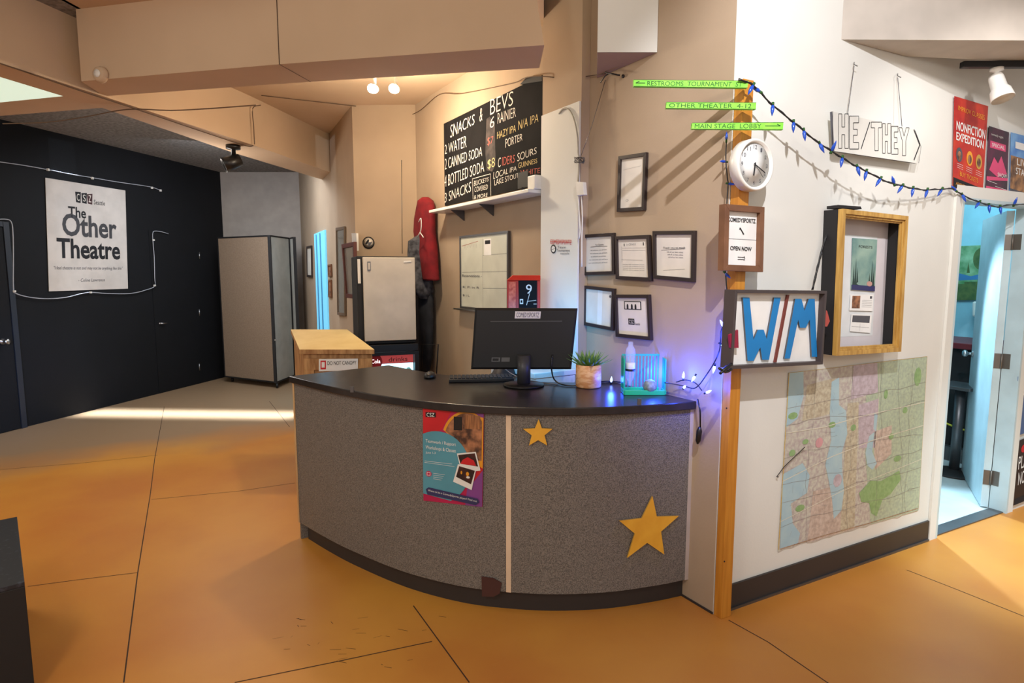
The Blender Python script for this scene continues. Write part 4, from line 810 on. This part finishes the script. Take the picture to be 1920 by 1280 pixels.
# whiteboard
wq = ((861, 444), (950, 431), (950, 580), (862, 577)); c = px4(FW, wq, .025)
zA = (c[0].z+c[1].z)/2; zB = c[3].z; aA, aB = FW.az(861, 444, .025)[0], FW.az(952, 431, .025)[0]
c = [FW.at(aA, zA+.0, .025), FW.at(aB, zA+.0, .025), FW.at(aB, zB, .025), FW.at(aA, zB, .025)]
o = thing('whiteboard', FW.at((aA+aB)/2, zB, 0), 'framed whiteboard with faint grid lines under the shelf', 'whiteboard')
mb = MB(); mb.ring([p-FW.n*.022 for p in c], [p-FW.n*.022 for p in inset(c, .015)], FW.n, 0, .022, METALD); mb.build('frame', o)
sh = Sheet([p-FW.n*.008 for p in inset(c, .014)], FW.n); sh.back(mat('board_white', (206, 208, 194), .35), .01)
sh.line([(.5, .04), (.5, 1)], .002, INKG, 1)
for v in (.27, .5, .72): sh.line([(.03 if v == .5 else .5, v), (.98, v-.01)], .002, INKG, 1)
sh.text('Reservations -', .03, .53, .48, .57, INKG); sh.text('R: P: in R', .04, .70, .42, .73, INKG); sh.text('B i L', .04, .82, .2, .85, INKG); sh.line([(.02, .12), (.4, .07)], .003, mat('marker_red', (160, 70, 60), .7), 1)
for k in range(9): sh.line([(.08+.035*k, .10), (.09+.035*k, .13+.06*rnd.random())], .0015, INKG, 1)
sh.rect(.53, .05, .68, .27, PAPERW, 1.5); sh.rect(.55, .07, .66, .12, INK, 2)
sh.mb.build('writing_surface', o)
mb = MB(); mb.prism([FW.at(aA-.05, zB-.012, .003), FW.at(aB, zB-.012, .003), FW.at(aB, zB-.012, .06), FW.at(aA-.05, zB-.012, .06)], (0, 0, .01), METAL); mb.build('tray', o)
# hoodie and dark coats on hooks
hw = FW.az(798, 450, .1)[0]
def hang(x0, x1, y0, y1, secs, d, m_, name, label, cat, extra=None):
    o = thing(name, FW.px((x0+x1)/2, y1, d), label, cat); mb = MB()
    S_ = []
    for f_, cx_, w_ in secs:
        y = y0+(y1-y0)*f_; a = FW.px(x0+(x1-x0)*(cx_-w_/2), y, d); b = FW.px(x0+(x1-x0)*(cx_+w_/2), y, d); z = (a.z+b.z)/2
        a_, b_ = (a-FW.p).dot(FW.u), (b-FW.p).dot(FW.u); S_.append((FW.at((a_+b_)/2, z, d), abs(b_-a_)/2, min(d*.85, .10) if 0 < f_ < 1 else .03))
    mb.loft(S_, m_, 20, FW.u, FW.n); mb.build('garment', o); return o
hd = hang(778, 818, 370, 526, ((0, .49, .16), (.04, .50, .34), (.12, .50, .62), (.25, .46, .76), (.4, .45, .80), (.65, .57, .74), (.85, .68, .56), (.97, .75, .46), (.99, .76, .46), (1, .76, .46)), .08, RED, 'hooded_sweatshirt', 'dark red hooded sweatshirt hanging beside the shelf', 'sweatshirt')
mb = MB(); a, b = FW.px(788, 410, .2), FW.px(789, 428, .2); mb.tube(cat_rom([FW.px(785, 416, .2), FW.px(789, 409, .2), FW.px(790, 420, .2), FW.px(789, 432, .2), FW.px(785, 440, .2)], 4), .004, WHITEP, 6); mb.tube([FW.px(782, 446, .2), FW.px(788, 436, .2), FW.px(794, 445, .2)], .004, WHITEP, 6)
tag(mb.build('coat_hanger'), 'white coat hanger hooked in front of the red sweatshirt', 'hanger')
hang(776, 808, 440, 560, ((0, .45, .10), (.1, .32, .40), (.3, .28, .42), (.5, .36, .44), (.7, .46, .40), (.88, .54, .36), (1, .6, .25)), .12, CLOTHG, 'jacket', 'grey and black jacket on the hanger in front of the red sweatshirt', 'jacket')
hang(780, 812, 520, 700, ((0, .4, .5), (.2, .45, .8), (.5, .45, .9), (.8, .42, .85), (1, .4, .7)), .08, CLOTH, 'coat', 'long black coat hanging low behind the fridge stack', 'coat')
# pilaster sticker, cables, thermostat
sh = Sheet([FW.px(x, y, .076) for x, y in ((1032, 448), (1072, 449), (1071, 478), (1032, 478))], FW.n); sh.text('COMEDYSPORTZ', 0, .02, 1, .32, mat('decal_red', (200, 44, 44), .6)).line([(0, .17), (1, .17)], .004, mat('decal_red', (200, 44, 44), .6), 1)
sh.ell(.15, .62, .13, .28, INK, 1).ell(.15, .62, .09, .20, WHITE, 1.5).line([(.02, .7), (.3, .55)], .002, INK).text('Team', .35, .42, .75, .58, INKG).text('Tournament', .32, .62, .95, .78, INK).text('seattle', .5, .84, .92, .96, INKG)
tag(sh.mb.build('wall_decal'), 'small red and black lettering decal on the white board of the pilaster', 'decal')
t = thing('power_adapter', FW.px(1085, 363, .085), 'white plug adapter with cables at the right edge of the pilaster', 'adapter')
mb = MB(); mb.prism([FW.px(x, y, .10) for x, y in ((1079, 341), (1093, 341), (1095, 365), (1081, 367))], -FW.n*.024, WHITEP); mb.build('housing', t, .003)
mb = MB(); mb.tube(cat_rom([FW.px(1084, 366, .085), FW.px(1086, 400, .085), FW.px(1088, 430, .085), FW.px(1086, 447, .085)], 4), .004, WHITEP); mb.tube(cat_rom([FW.px(1090, 366, .08), FW.px(1092, 405, .08), FW.px(1091, 445, .08), FW.px(1091, 500, .08)], 4), .004, WHITEP); mb.build('cable', t)
mb = MB(); mb.tube(cat_rom([FW.px(1048, 213, .08), FW.px(1056, 204, .082), FW.px(1066, 205, .082), FW.px(1075, 220, .082), FW.px(1082, 250, .082), FW.px(1084, 285, .082), FW.px(1086, 300, .082), FW.px(1084, 340, .082)], 4), .005, mat('cable_grey', (170, 164, 150), .5)); mb.build('cable', t)
mb = MB()
P3 = [FW.px(1088+9*math.cos(k*1.1)*(1+.3*math.sin(k)), 300+6*math.sin(k*1.7), .10+.01*math.sin(k)) for k in range(26)]; mb.tube(cat_rom(P3, 3), .002, METALD, 5)
mb.tube([FW.px(1135, 150, .02), FW.px(1110, 235, .05), FW.px(1088, 296, .1)], .0016, METALD, 5); tag(mb.build('string'), 'tangled string knot tied above the plug adapter and rising to the wall hook', 'string')
t = thing('wall_hook', FW.px(1150, 140, .03), 'black metal hook high on the beige wall below the duct box', 'hook')
mb = MB(); mb.tube([FW.px(1135, 136, .03), FW.px(1162, 141, .03)], .004, DARK); mb.tube([FW.px(1141, 138, .03), FW.px(1134, 143, .04), FW.px(1126, 155, .04)], .003, DARK); mb.build('arm', t)
mb = MB(); mb.lathe([(.009, 0), (.009, .006), (.003, .008)], FW.px(1169, 143, .002), DARK, FW.n, 12); mb.build('screw', t)

# back cabinet with the red machine
aC, aD = FW.az(975, 690, .3)[0], pa1
o = thing('back_cabinet', FW.at((aC+aD)/2, 0, .25), 'white low cabinet behind the monitor against the pilaster', 'cabinet')
mb = MB(); mb.prism([FW.at(aC-.25, .02, .08), FW.at(aD, .02, .08), FW.at(aD, .02, .36), FW.at(aC-.25, .02, .36)], (0, 0, .99), WHITEP); mb.build('body', o, .004)
mb = MB(); mb.prism([FW.at(aC-.26, 1.012, .078), FW.at(aD+.005, 1.012, .078), FW.at(aD+.005, 1.012, .37), FW.at(aC-.26, 1.012, .37)], (0, 0, .03), WHITEP); mb.build('top', o, .003)
RY = 3.60; RW = Wall((-.5, RY), (.5, RY)); zR0 = 1.045; zR1 = RW.px(985, 516).z; x0, x1 = RW.px(951, 540).x, RW.px(1013, 540).x
o = thing('red_machine', ((x0+x1)/2, RY+.07, zR0), 'red boxy countertop machine with a dark chalk-marked front behind the monitor', 'machine')
mb = MB(); mb.box(((x0+x1)/2, RY+.07, (zR0+zR1-.03)/2), (x1-x0, .13, zR1-.03-zR0), REDP)
mb.prism([(x0-.004, RY-.006, zR1-.03), (x1+.002, RY-.006, zR1-.03), (x1+.002, RY+.02, zR1), (x0+.03, RY+.02, zR1)], (0, .10, 0), REDP); mb.build('housing', o, .004)
sh = Sheet([RW.px(x, y, .006) for x, y in ((972, 526), (1007, 526), (1007, 585), (973, 585))], RW.n); sh.back(CHB, .004); sh.text('9', .4, .12, .72, .42, CHALK).line([(.6, .4), (.42, .78)], .003, CHALK).line([(.45, .66), (.95, .62)], .003, CHALK).line([(.8, .74), (.98, .74)], .003, CHALK).rect(.06, .58, .24, .74, CHALK, 1).rect(.1, .62, .2, .70, CHB, 2)
sh.mb.build('front_panel', o)
sh = Sheet([RW.px(x, y, .006) for x, y in ((954, 528), (967, 528), (967, 585), (954, 585))], RW.n); sh.back(mat('red_foil', (190, 60, 40), .3, c2=(230, 110, 80), scale=40), .003); sh.mb.build('foil_strip', o)

# ------------------------------------------------------------------ fridge stack, crate
fa = math.radians(20); fr_ = Matrix.Rotation(fa, 3, 'Z')
FCx, FCy = -1.055, 5.0
def fb(x, y, z): return Vector((FCx, FCy, 0)) + fr_ @ Vector((x, y, 0)) + Vector((0, 0, z))
o = thing('drink_cooler', fb(0, 0, 0), 'black glass-front drink cooler glowing under the small white fridge', 'cooler')
mb = MB(); hwx = .235
for x0, x1, y0, y1, z0, z1 in ((-hwx, hwx, -.20, .25, 0, .10), (-hwx, hwx, -.20, .25, .97, 1.03), (-hwx, -hwx+.03, -.20, .25, .10, .97), (hwx-.03, hwx, -.20, .25, .10, .97), (-hwx, hwx, .23, .25, .10, .97)):
    mb.prism([fb(x0, y0, z0), fb(x1, y0, z0), fb(x1, y1, z0), fb(x0, y1, z0)], (0, 0, z1-z0), DARK)
mb.build('cabinet', o, .004)
mb = MB(); mb.ring([fb(-hwx, -.205, .97), fb(hwx, -.205, .97), fb(hwx, -.205, .08), fb(-hwx, -.205, .08)], [fb(-hwx+.035, -.205, .945), fb(hwx-.035, -.205, .945), fb(hwx-.035, -.205, .13), fb(-hwx+.035, -.205, .13)], fr_ @ Vector((0, -1, 0)), 0, .02, DARK); mb.build('door', o)
sh = Sheet([fb(-hwx+.035, -.15, .945), fb(hwx-.035, -.15, .945), fb(hwx-.035, -.15, .13), fb(-hwx+.035, -.15, .13)], fr_ @ Vector((0, -1, 0))); sh.back(COOLON, .004)
sh.rect(0, 0, 1, .095, COOLRED, 1).ell(.24, .07, .13, .075, PRED, 2).text('Cola', .15, .045, .33, .085, COOLW, 3).text('drinks', .5, .03, .88, .075, INK, 3)
for v in (.35, .6, .85): sh.rect(0, v, 1, v+.012, METALD, 2)
for u, v, h in ((.12, .2, .14), (.66, .13, .2), (.9, .14, .2), (.2, .42, .16), (.5, .42, .16), (.8, .42, .16), (.3, .66, .16), (.7, .66, .16)): sh.ell(u, v+h*.5, .09, h*.5, COOLG, 2)
sh.mb.build('lit_interior', o)
o = thing('small_fridge', fb(0, 0, 1.032), 'small white-doored black fridge stacked on the drink cooler', 'fridge')
mb = MB(); mb.prism([fb(-.235, -.16, 1.034), fb(.225, -.16, 1.034), fb(.225, .27, 1.034), fb(-.235, .27, 1.034)], (0, 0, .70), DARKM); mb.build('cabinet', o, .006)
mb = MB(); mb.prism([fb(-.19, -.19, 1.06), fb(.222, -.19, 1.06), fb(.222, -.163, 1.06), fb(-.19, -.163, 1.06)], (0, 0, .665), mat('fridge_white', (206, 196, 182), .35)); fdoor = mb.build('door', o, .006)
mb = MB(); mb.prism([fb(-.155, -.192, 1.62), fb(-.13, -.192, 1.62), fb(-.13, -.192, 1.69), fb(-.155, -.192, 1.69)], fr_ @ Vector((0, -.003, 0)), METALD); mb.prism([fb(-.15, -.1955, 1.628), fb(-.135, -.1955, 1.628), fb(-.135, -.1955, 1.682), fb(-.15, -.1955, 1.682)], fr_ @ Vector((0, -.001, 0)), mat('fridge_white', (206, 196, 182), .35)); mb.build('door_latch', fdoor)
mb = MB(); mb.prism([fb(.13, -.192, 1.685), fb(.19, -.192, 1.69), fb(.19, -.192, 1.70), fb(.13, -.192, 1.697)], fr_ @ Vector((0, -.002, 0)), WHITEP); mb.build('badge', fdoor)
mb = MB(); mb.prism([fb(-.228, -.163, 1.52), fb(-.206, -.163, 1.52), fb(-.206, -.163, 1.71), fb(-.228, -.163, 1.71)], fr_ @ Vector((0, -.002, 0)), PAPER); mb.build('energy_label', o)
# round decal over the fridge
cc = GW.px(691, 455, .004); mb = MB(); mb.lathe([(.056, 0), (.056, .003), (.001, .003)], cc, INK, GW.n, 32); mb.lathe([(.046, .0032), (.001, .0034)], cc, PAPER, GW.n, 32)
sh = Sheet([cc+GW.n*.004+Vector((-.04, 0, .04)), cc+GW.n*.004+Vector((.04, 0, .04)), cc+GW.n*.004+Vector((.04, 0, -.04)), cc+GW.n*.004+Vector((-.04, 0, -.04))], GW.n, mb); sh.poly([(.1, .6), (.5, .05), (.6, .3), (.35, .65)], INK, 1).poly([(.5, .9), (.45, .45), (.95, .4), (.7, .8)], INKG, 1)
tag(mb.build('round_badge'), 'round black and white badge on the wall above the small fridge', 'badge')
# thin door-like panel line on the wall behind the fridge
mb = MB(); mb.tube([GW.px(753, 300, .003), GW.px(754, 475, .003)], .003, METALD); tag(mb.build('conduit'), 'thin pale conduit running down the wall above the fridge', 'conduit')
mb = MB(); p = fb(.30, -.02, 0); mb.tube([p+Vector((0, 0, .6)), p+Vector((.0, 0, 1.0)), p+Vector((.14, .0, 1.0)), p+Vector((.11, 0, .6)), p+Vector((.10, 0, .01))], .006, DARK); mb.tube([p+Vector((0, 0, .6)), p+Vector((0, 0, .01))], .006, DARK); tag(mb.build('wire_stand'), 'thin black wire stand right of the drink cooler', 'stand')
# crate-like wooden stand
zf = 1.053; A = [.96*p for p in [Vector((-1.60, 4.50, 0)), Vector((-1.035, 4.50, 0)), Vector((-1.40, 5.10, 0)), Vector((-1.88, 5.10, 0))]]
o = thing('wooden_crate', (-1.45, 4.8, 0), 'pale wooden crate with a sloping plywood top left of the small fridge', 'crate')
def zz(p): return zf+(p.y-4.32)/.576*.092
mb = MB(); mb.prism([A[k]+Vector((0, 0, zz(A[k]))) for k in range(4)], (0, 0, -.035), WOODP, CRATE); mb.build('top', o, .002)
mb = MB(); B = [.96*p for p in [Vector((-1.575, 4.53, 0)), Vector((-1.06, 4.53, 0)), Vector((-1.40, 5.08, 0)), Vector((-1.85, 5.08, 0))]]
i = len(mb.v)
V = [b+Vector((0, 0, .002)) for b in B]+[b+Vector((0, 0, zz(b)-.037)) for b in B]
mb.v += V; k = mb.mi(CRATE)
for f in ([0, 1, 2, 3], [4, 5, 6, 7], [0, 1, 5, 4], [1, 2, 6, 5], [2, 3, 7, 6], [3, 0, 4, 7]): mb.f.append(f); mb.m.append(k); mb.sm.append(False)
mb.build('body', o)
for x0, x1, z0, z1 in ((-1.575, -1.06, .90, .985), (-1.575, -1.50, .02, .90), (-1.33, -1.27, .02, .90), (-1.135, -1.06, .02, .90)):
    mb = MB(); mb.prism([(x0*.96, 4.348, z0), (x1*.96, 4.348, z0), (x1*.96, 4.332, z0), (x0*.96, 4.332, z0)], (0, 0, z1-z0), CRATE); mb.build('batten', o, .002)
CWl = Wall((-1.6, 4.325), (-1, 4.325)); sh = Sheet([CWl.px(x, y) for x, y in ((598, 673), (671, 672), (671, 694), (598, 696))], CWl.n); sh.back(PAPERW, .002); sh.rect(.04, .12, .18, .85, PRED, 1).rect(.07, .25, .15, .7, PAPERW, 2).text('DO NOT CANOPY', .22, .18, .96, .5, INK); tag(sh.mb.build('paper_sign'), 'white paper sign with black letters taped to the wooden crate', 'sign')

# ------------------------------------------------------------------ hall: divider, mirrors, doors
o = thing('room_divider', (-3.7, 8.6, 0), 'beige folding room divider on casters in front of the black wall', 'divider')
pts = [Vector((-4.25, 8.80, 0)), Vector((-3.29, 8.30, 0)), Vector((-3.25, 8.92, 0)), Vector((-3.12, 8.72, 0))]
for k in range(3):
    a, b = pts[k], pts[k+1]; u_ = (b-a).normalized(); n_ = Vector((u_.y, -u_.x, 0)); w = Wall(a[:2], b[:2])
    c = [w.at(.0, 2.115), w.at(w.L-.02, 2.115), w.at(w.L-.02, .075), w.at(.0, .075)]
    mb = MB(); mb.prism([p for p in inset(c, .014)], -n_*.03, FAB if k == 0 else FABL); p_ = mb.build('panel', o)
    if k: p_['label'] = 'lighter side panel'
    mb = MB(); mb.ring(c, inset(c, .02), n_, -.036, .004, DARKM); mb.build('panel_frame', p_)
for p in (pts[0]+Vector((.1, .03, 0)), pts[1]+Vector((.0, .02, 0)), pts[2]):
    mb = MB(); mb.lathe([(.004, -.014), (.034, -.014), (.034, .014), (.004, .014)], p+Vector((0, 0, .035)), DARK, (1, .3, 0), 20); mb.box(p+Vector((0, 0, .068)), (.03, .03, .03), DARK); mb.build('caster', o)
mb = MB(); mb.lathe([(.012, 0), (.012, .02)], Wall(pts[0][:2], pts[1][:2]).px(517, 637, .01), METAL, (0, -1, 0), 10); mb.build('latch', o)
# lit blue doorway in the hall side wall
q = px4(HW, ((592, 438), (613, 438), (614, 617), (594, 617)), .012); zt_ = q[0].z; mb = MB()
a0, a1 = HW.az(592, 500, .012)[0], HW.az(612, 500, .012)[0]
mb.prism([HW.at(a0, 0, .001), HW.at(a1, 0, .001), HW.at(a1, 0, .02), HW.at(a0, 0, .02)], (0, 0, zt_), LBLUE); 
for f_ in (.25, .6): mb.prism([HW.at(a0+(a1-a0)*f_, 0, .021), HW.at(a0+(a1-a0)*(f_+.05), 0, .021), HW.at(a0+(a1-a0)*(f_+.05), 0, .03), HW.at(a0+(a1-a0)*f_, 0, .03)], (0, 0, zt_-.02), mat('blue_rib', (80, 150, 190), .6))
struct(mb.build('door_4'))
def hallframe(q, d, t_, bw, m_, lb, name='mirror', cat='mirror', mp_=None): return framed(name, HW, q, d, t_, bw, m_, lb, None, cat, None, mp_ or mat('mirror_grey', (150, 148, 140), .15, .3))
hallframe(((629, 427), (645, 424), (646, 592), (632, 590)), .002, .02, .03, mat('grey_wood', (112, 96, 80), .6), 'tall narrow grey mirror on the hall wall')
hallframe(((640, 458), (663, 453), (665, 560), (648, 558)), .03, .03, .04, mat('red_wood', (96, 52, 46), .5), 'tilted dark red framed mirror overlapping the tall one')
hallframe(((574, 462), (583, 460), (584, 520), (575, 519)), .002, .02, .03, FRAMEB, 'small frame on the hall wall near the far corner', 'picture_frame', 'picture frame', PAPER)
for q, lb in ((((614, 496), (620, 495), (621, 518), (615, 519)), 'upper of two small dark pictures beside the blue doorway'), (((615, 524), (620, 524), (621, 558), (615, 557)), 'lower of two small dark pictures beside the blue doorway')):
    hallframe(q, .002, .015, .02, BROWN, lb, 'small_picture', 'picture', PHOTO1)
mb = MB(); mb.prism([HW.px(x, y, .02) for x, y in ((659, 437), (668, 437), (669, 470), (661, 470))], -HW.n*.018, WHITEP); tag(mb.build('notice'), 'small pale notice at the corner beside the red framed mirror', 'notice')
mb = MB(); mb.prism([HW.px(x, y, .02) for x, y in ((662, 565), (669, 565), (669, 590), (663, 591))], -HW.n*.018, WHITEP); tag(mb.build('switch_plate'), 'pale switch plate low at the hall corner above the crate', 'switch')

# ------------------------------------------------------------------ black wall: poster, doors, strings
sh = Sheet(px4(BW, ((85, 333), (235, 357), (240, 541), (92, 546)), .012), BW.n); sh.back(mat('banner_white', (205, 198, 192), .7), .004)
for k, u in enumerate((.335, .41, .48)): 
    sh.poly([(u, .085+.004*k), (u+.07, .082), (u+.063, .185), (u+.008, .18)], mat('logo_maroon', (60, 22, 28), .6) if k == 2 else INK, 1); sh.text('CSZ'[k], u+.018, .10, u+.052, .165, PAPER, 2)
sh.text('Seattle', .565, .135, .71, .18, INK)
sh.text('The', .245, .225, .46, .325, INK, weight=.02).text('Other', .17, .29, .86, .50, mat('letter_grey', (62, 62, 66), .7), weight=.025).text('Theatre', .10, .52, .90, .705, INK, weight=.025)
sh.text('"I feel theatre is not and may not be anything like this"', .06, .775, .93, .815, INKG, shear=.2).text('- Celine Lawrence', .34, .89, .68, .92, INKG, shear=.2)
tag(sh.mb.build('poster'), 'white The Other Theatre poster on the black wall', 'poster')
a0, a1 = BW.az(-60, 600)[0], BW.az(27, 700)[0]; zt_ = BW.px(18, 428).z
mb = MB(); mb.prism([BW.at(a0, .005, .002), BW.at(a1, .005, .002), BW.at(a1, .005, .022), BW.at(a0, .005, .022)], (0, 0, zt_), BLACKW); d1 = struct(mb.build('door_1', bevel=.003))
kp = BW.px(6, 640, .03); mb = MB(); mb.lathe([(.030, -.008), (.030, 0), (.012, .004), (.012, .03), (.026, .04), (.030, .055), (.02, .068), (.001, .07)], kp, METAL, BW.n, 24); mb.build('door_knob', d1)
mb = MB(); jm = mat('jamb_black', (36, 40, 50), .5); mb.prism([BW.at(a1+.005, 0, .001), BW.at(a1+.06, 0, .001), BW.at(a1+.06, 0, .03), BW.at(a1+.005, 0, .03)], (0, 0, zt_+.06), jm); mb.prism([BW.at(a0, zt_+.012, .001), BW.at(a1, zt_+.012, .001), BW.at(a1, zt_+.012, .03), BW.at(a0, zt_+.012, .03)], (0, 0, .05), jm); struct(mb.build('trim_8'))
a0, a1 = BW.az(289, 600)[0], BW.az(374, 600)[0]; zt_ = BW.px(330, 436).z
mb = MB(); mb.prism([BW.at(a0, .005, .001), BW.at(a1, .005, .001), BW.at(a1, .005, .006), BW.at(a0, .005, .006)], (0, 0, zt_), BLACKW); d2 = struct(mb.build('door_2'))
mb = MB(); mb.tube([BW.px(300, 606, .03), BW.px(312, 606, .05)], .01, METAL, 8); mb.tube([BW.px(300, 606, .007), BW.px(300, 606, .03)], .01, METAL, 8); mb.build('door_handle', d2)
for y in (479, 586, 688):
    mb = MB(); p = BW.px(374, y, .009); mb.tube([p-Vector((0, 0, .05)), p+Vector((0, 0, .05))], .007, METAL, 6); mb.build('hinge', d2)
WIREW = mat('pale_wire', (176, 180, 190), .5)
mb = MB(); mb.tube(cat_rom([BW.px(x, y, .015) for x, y in ((-10, 302), (45, 310), (90, 318), (130, 326), (173, 333), (220, 341), (262, 347), (285, 351), (302, 357))], 4), .005, WIREW, 5)
for x, y in ((90, 318), (173, 334), (285, 352), (301, 357)): mb.box(BW.px(x, y, .02), (.02, .02, .025), WHITEP)
tag(mb.build('string_lights'), 'thin pale string lights running above the black wall poster', 'string lights')
mb = MB(); mb.tube(cat_rom([BW.px(x, y, .03) for x, y in ((-5, 411), (12, 411), (21, 416), (24, 435), (25, 480), (25, 540), (30, 550), (55, 557), (90, 560), (125, 557), (150, 551), (170, 548), (200, 550), (245, 550), (275, 543), (290, 536), (290, 520), (289, 480), (287, 455), (287, 435), (300, 434), (316, 438))], 4), .005, WIREW, 5)
for x, y in ((27, 546), (170, 548), (290, 535), (288, 450)): mb.box(BW.px(x, y, .035), (.02, .02, .02), WHITEP)
tag(mb.build('string_lights'), 'thin pale string lights looping below the poster and around the black doorway', 'string lights')

# ------------------------------------------------------------------ ceiling fittings and cables
# light panel between the beams
mb = MB(); mb.prism([onz(-140, 104, ZB+.002), onz(0, 142, ZB+.002), onz(121, 180, ZB+.002), onz(0, 192, ZB+.002), onz(-140, 203, ZB+.002)], (0, 0, .008), PANELON); tag(mb.build('ceiling_light_panel'), 'pale glowing ceiling light panel at the upper left', 'light panel')
# smoke detector on the bulkhead face
n1 = Vector((-.21, -1, 0)).normalized(); w1 = Wall(bl[:2], bm_[:2])
cc = w1.px(192, 141, .001); o = thing('smoke_detector', cc, 'round pale smoke detector on the left bulkhead', 'smoke detector')
mb = MB(); mb.lathe([(.046, 0), (.046, .012), (.038, .03), (.026, .034), (.001, .034)], cc, CEIL, w1.n, 28); mb.build('housing', o); mb = MB(); mb.lathe([(.022, .034), (.022, .038), (.001, .038)], cc, WHITEP, w1.n, 18); mb.build('sensor', o)
# twin bulbs
pz = ZC-.17
for k, (x, lb) in enumerate(((697, 'left glowing bulb of the pair below the bulkhead'), (737, 'right glowing bulb of the pair below the bulkhead'))):
    c = onz(x, 163, pz); o = thing('spot_bulb', c+Vector((0, 0, .0)), lb, 'lamp', None)
    mb = MB(); mb.lathe([(.002, 0), (.02, .003), (.029, .014), (.032, .034), (.001, .038)], c+Vector((0, .04, 0)), LAMPON, (-.1, -1, -.25), 20); mb.build('bulb', o)
    mb = MB(); mb.lathe([(.034, 0), (.031, -.04), (.02, -.07), (.001, -.072)], c+Vector((0, .045, 0)), WHITEP, (-.1, -1, -.25), 20); mb.tube([c+Vector((0, .10, .02)), c+Vector((0, .12, .168))], .012, WHITEP, 8); mb.build('socket', o)
# black spotlight under the beam
c = onz(438, 292, 2.62); o = thing('black_spotlight', Vector((c.x, c.y, 2.5)), 'black spotlight under the hall beam', 'spotlight')
top = Vector((c.x, c.y, ZB-.012)); mb = MB(); mb.lathe([(.06, 0), (.06, -.03), (.02, -.035), (.02, -.09)], top, DARK, n=20); mb.build('mount', o)
mb = MB(); mb.lathe([(.001, -.07), (.05, -.06), (.058, .02), (.066, .09), (.058, .09), (.05, .03), (.001, .02)], top+Vector((0, 0, -.14)), DARK, (-.7, -.4, -.35), 24); mb.build('lamp_head', o)
CAB = mat('cable_brown', (96, 74, 56), .7)
def cable(pts, r, label, m_=CAB, name='cable'):
    mb = MB(); mb.tube(cat_rom(pts, 4), r, m_, 5); return tag(mb.build(name), label, 'cable')
cable([onz(-40, 112, ZB-.017), onz(0, 119, ZB-.017), onz(150, 170, ZB-.017), onz(250, 203, ZB-.017), onz(380, 247, ZB-.017), onz(460, 273, ZB-.017), onz(475, 273, ZB-.017)], .004, 'brown cable running straight along the underside of the hall beam')
cable([onz(5, 232, ZB-.10), onz(90, 229, ZB-.08), onz(160, 219, ZB-.06), onz(240, 205, ZB-.03), onz(320, 207, ZB-.03), onz(400, 203, ZB-.03), onz(480, 197, ZB-.02)], .004, 'slack brown cable sagging across the beams at the upper left')
cable([FW.px(770, 216, .02), FW.px(790, 205, .02), FW.px(824, 177, .02), FW.px(862, 176, .02), FW.px(920, 165, .02), FW.px(965, 155, .04), FW.px(985, 146, .09), FW.px(1017, 143, .09), FW.px(1060, 147, .03), FW.px(1100, 143, .03), FW.px(1135, 138, .03)], .003, 'thin brown cable running above the chalkboard to the wall hook')
cable([onz(490, 179, ZC-.008), onz(560, 187, ZC-.008), onz(640, 196, ZC-.008), onz(720, 205, ZC-.008), onz(762, 210, ZC-.008)], .004, 'dark cable crossing the ceiling behind the pair of bulbs')
b_ = onz(474, 271, ZB-.012)+Vector((.02, -.012, 0)); cable([b_, b_+Vector((0, 0, .15)), b_+Vector((0, 0, .30)), b_+Vector((.05, .05, .34))], .004, 'short brown cable running up the side of the hall beam above the black spotlight')
mb = MB(); mb.tube([FW.px(1308, 748, .03), FW.px(1313, 772, .035), FW.px(1313, 800, .035)], .004, DARK, 6); mb.loft([(FW.px(1312, 800, .035), .006, .006), (FW.px(1311, 808, .035), .013, .012), (FW.px(1309, 826, .035), .012, .012), (FW.px(1308, 832, .035), .004, .004)], DARK, 10, FW.u, FW.n)
tag(mb.build('inline_switch'), 'black inline plug dangling on its cord at the right end of the desk', 'plug')

# ------------------------------------------------------------------ black box near the camera, lower left
zk = .46; p0 = onz(32, 968, zk); p1 = onz(46, 1090, zk)
dd = (p0-p1).normalized(); ll = Vector((-dd.y, dd.x, 0)); 
t = thing('black_platform', p1+ll*.4, 'scuffed black box platform at the lower left corner', 'platform')
mb = MB(); mb.prism([Vector((p1.x, p1.y, .002)), Vector((p0.x, p0.y, .002)), Vector((p0.x, p0.y, .002))+ll*.9, Vector((p1.x, p1.y, .002))+ll*.9], (0, 0, zk-.02), DARKM); mb.build('body', t, .003)
mb = MB(); mb.prism([Vector((p1.x, p1.y, zk-.018)), Vector((p0.x, p0.y, zk-.018)), Vector((p0.x, p0.y, zk-.018))+ll*.9, Vector((p1.x, p1.y, zk-.018))+ll*.9], (0, 0, .018), mat('platform_top', (26, 30, 40), .5, c2=(60, 66, 80), scale=40, lo=.6, hi=.75)); mb.build('top', t, .002)
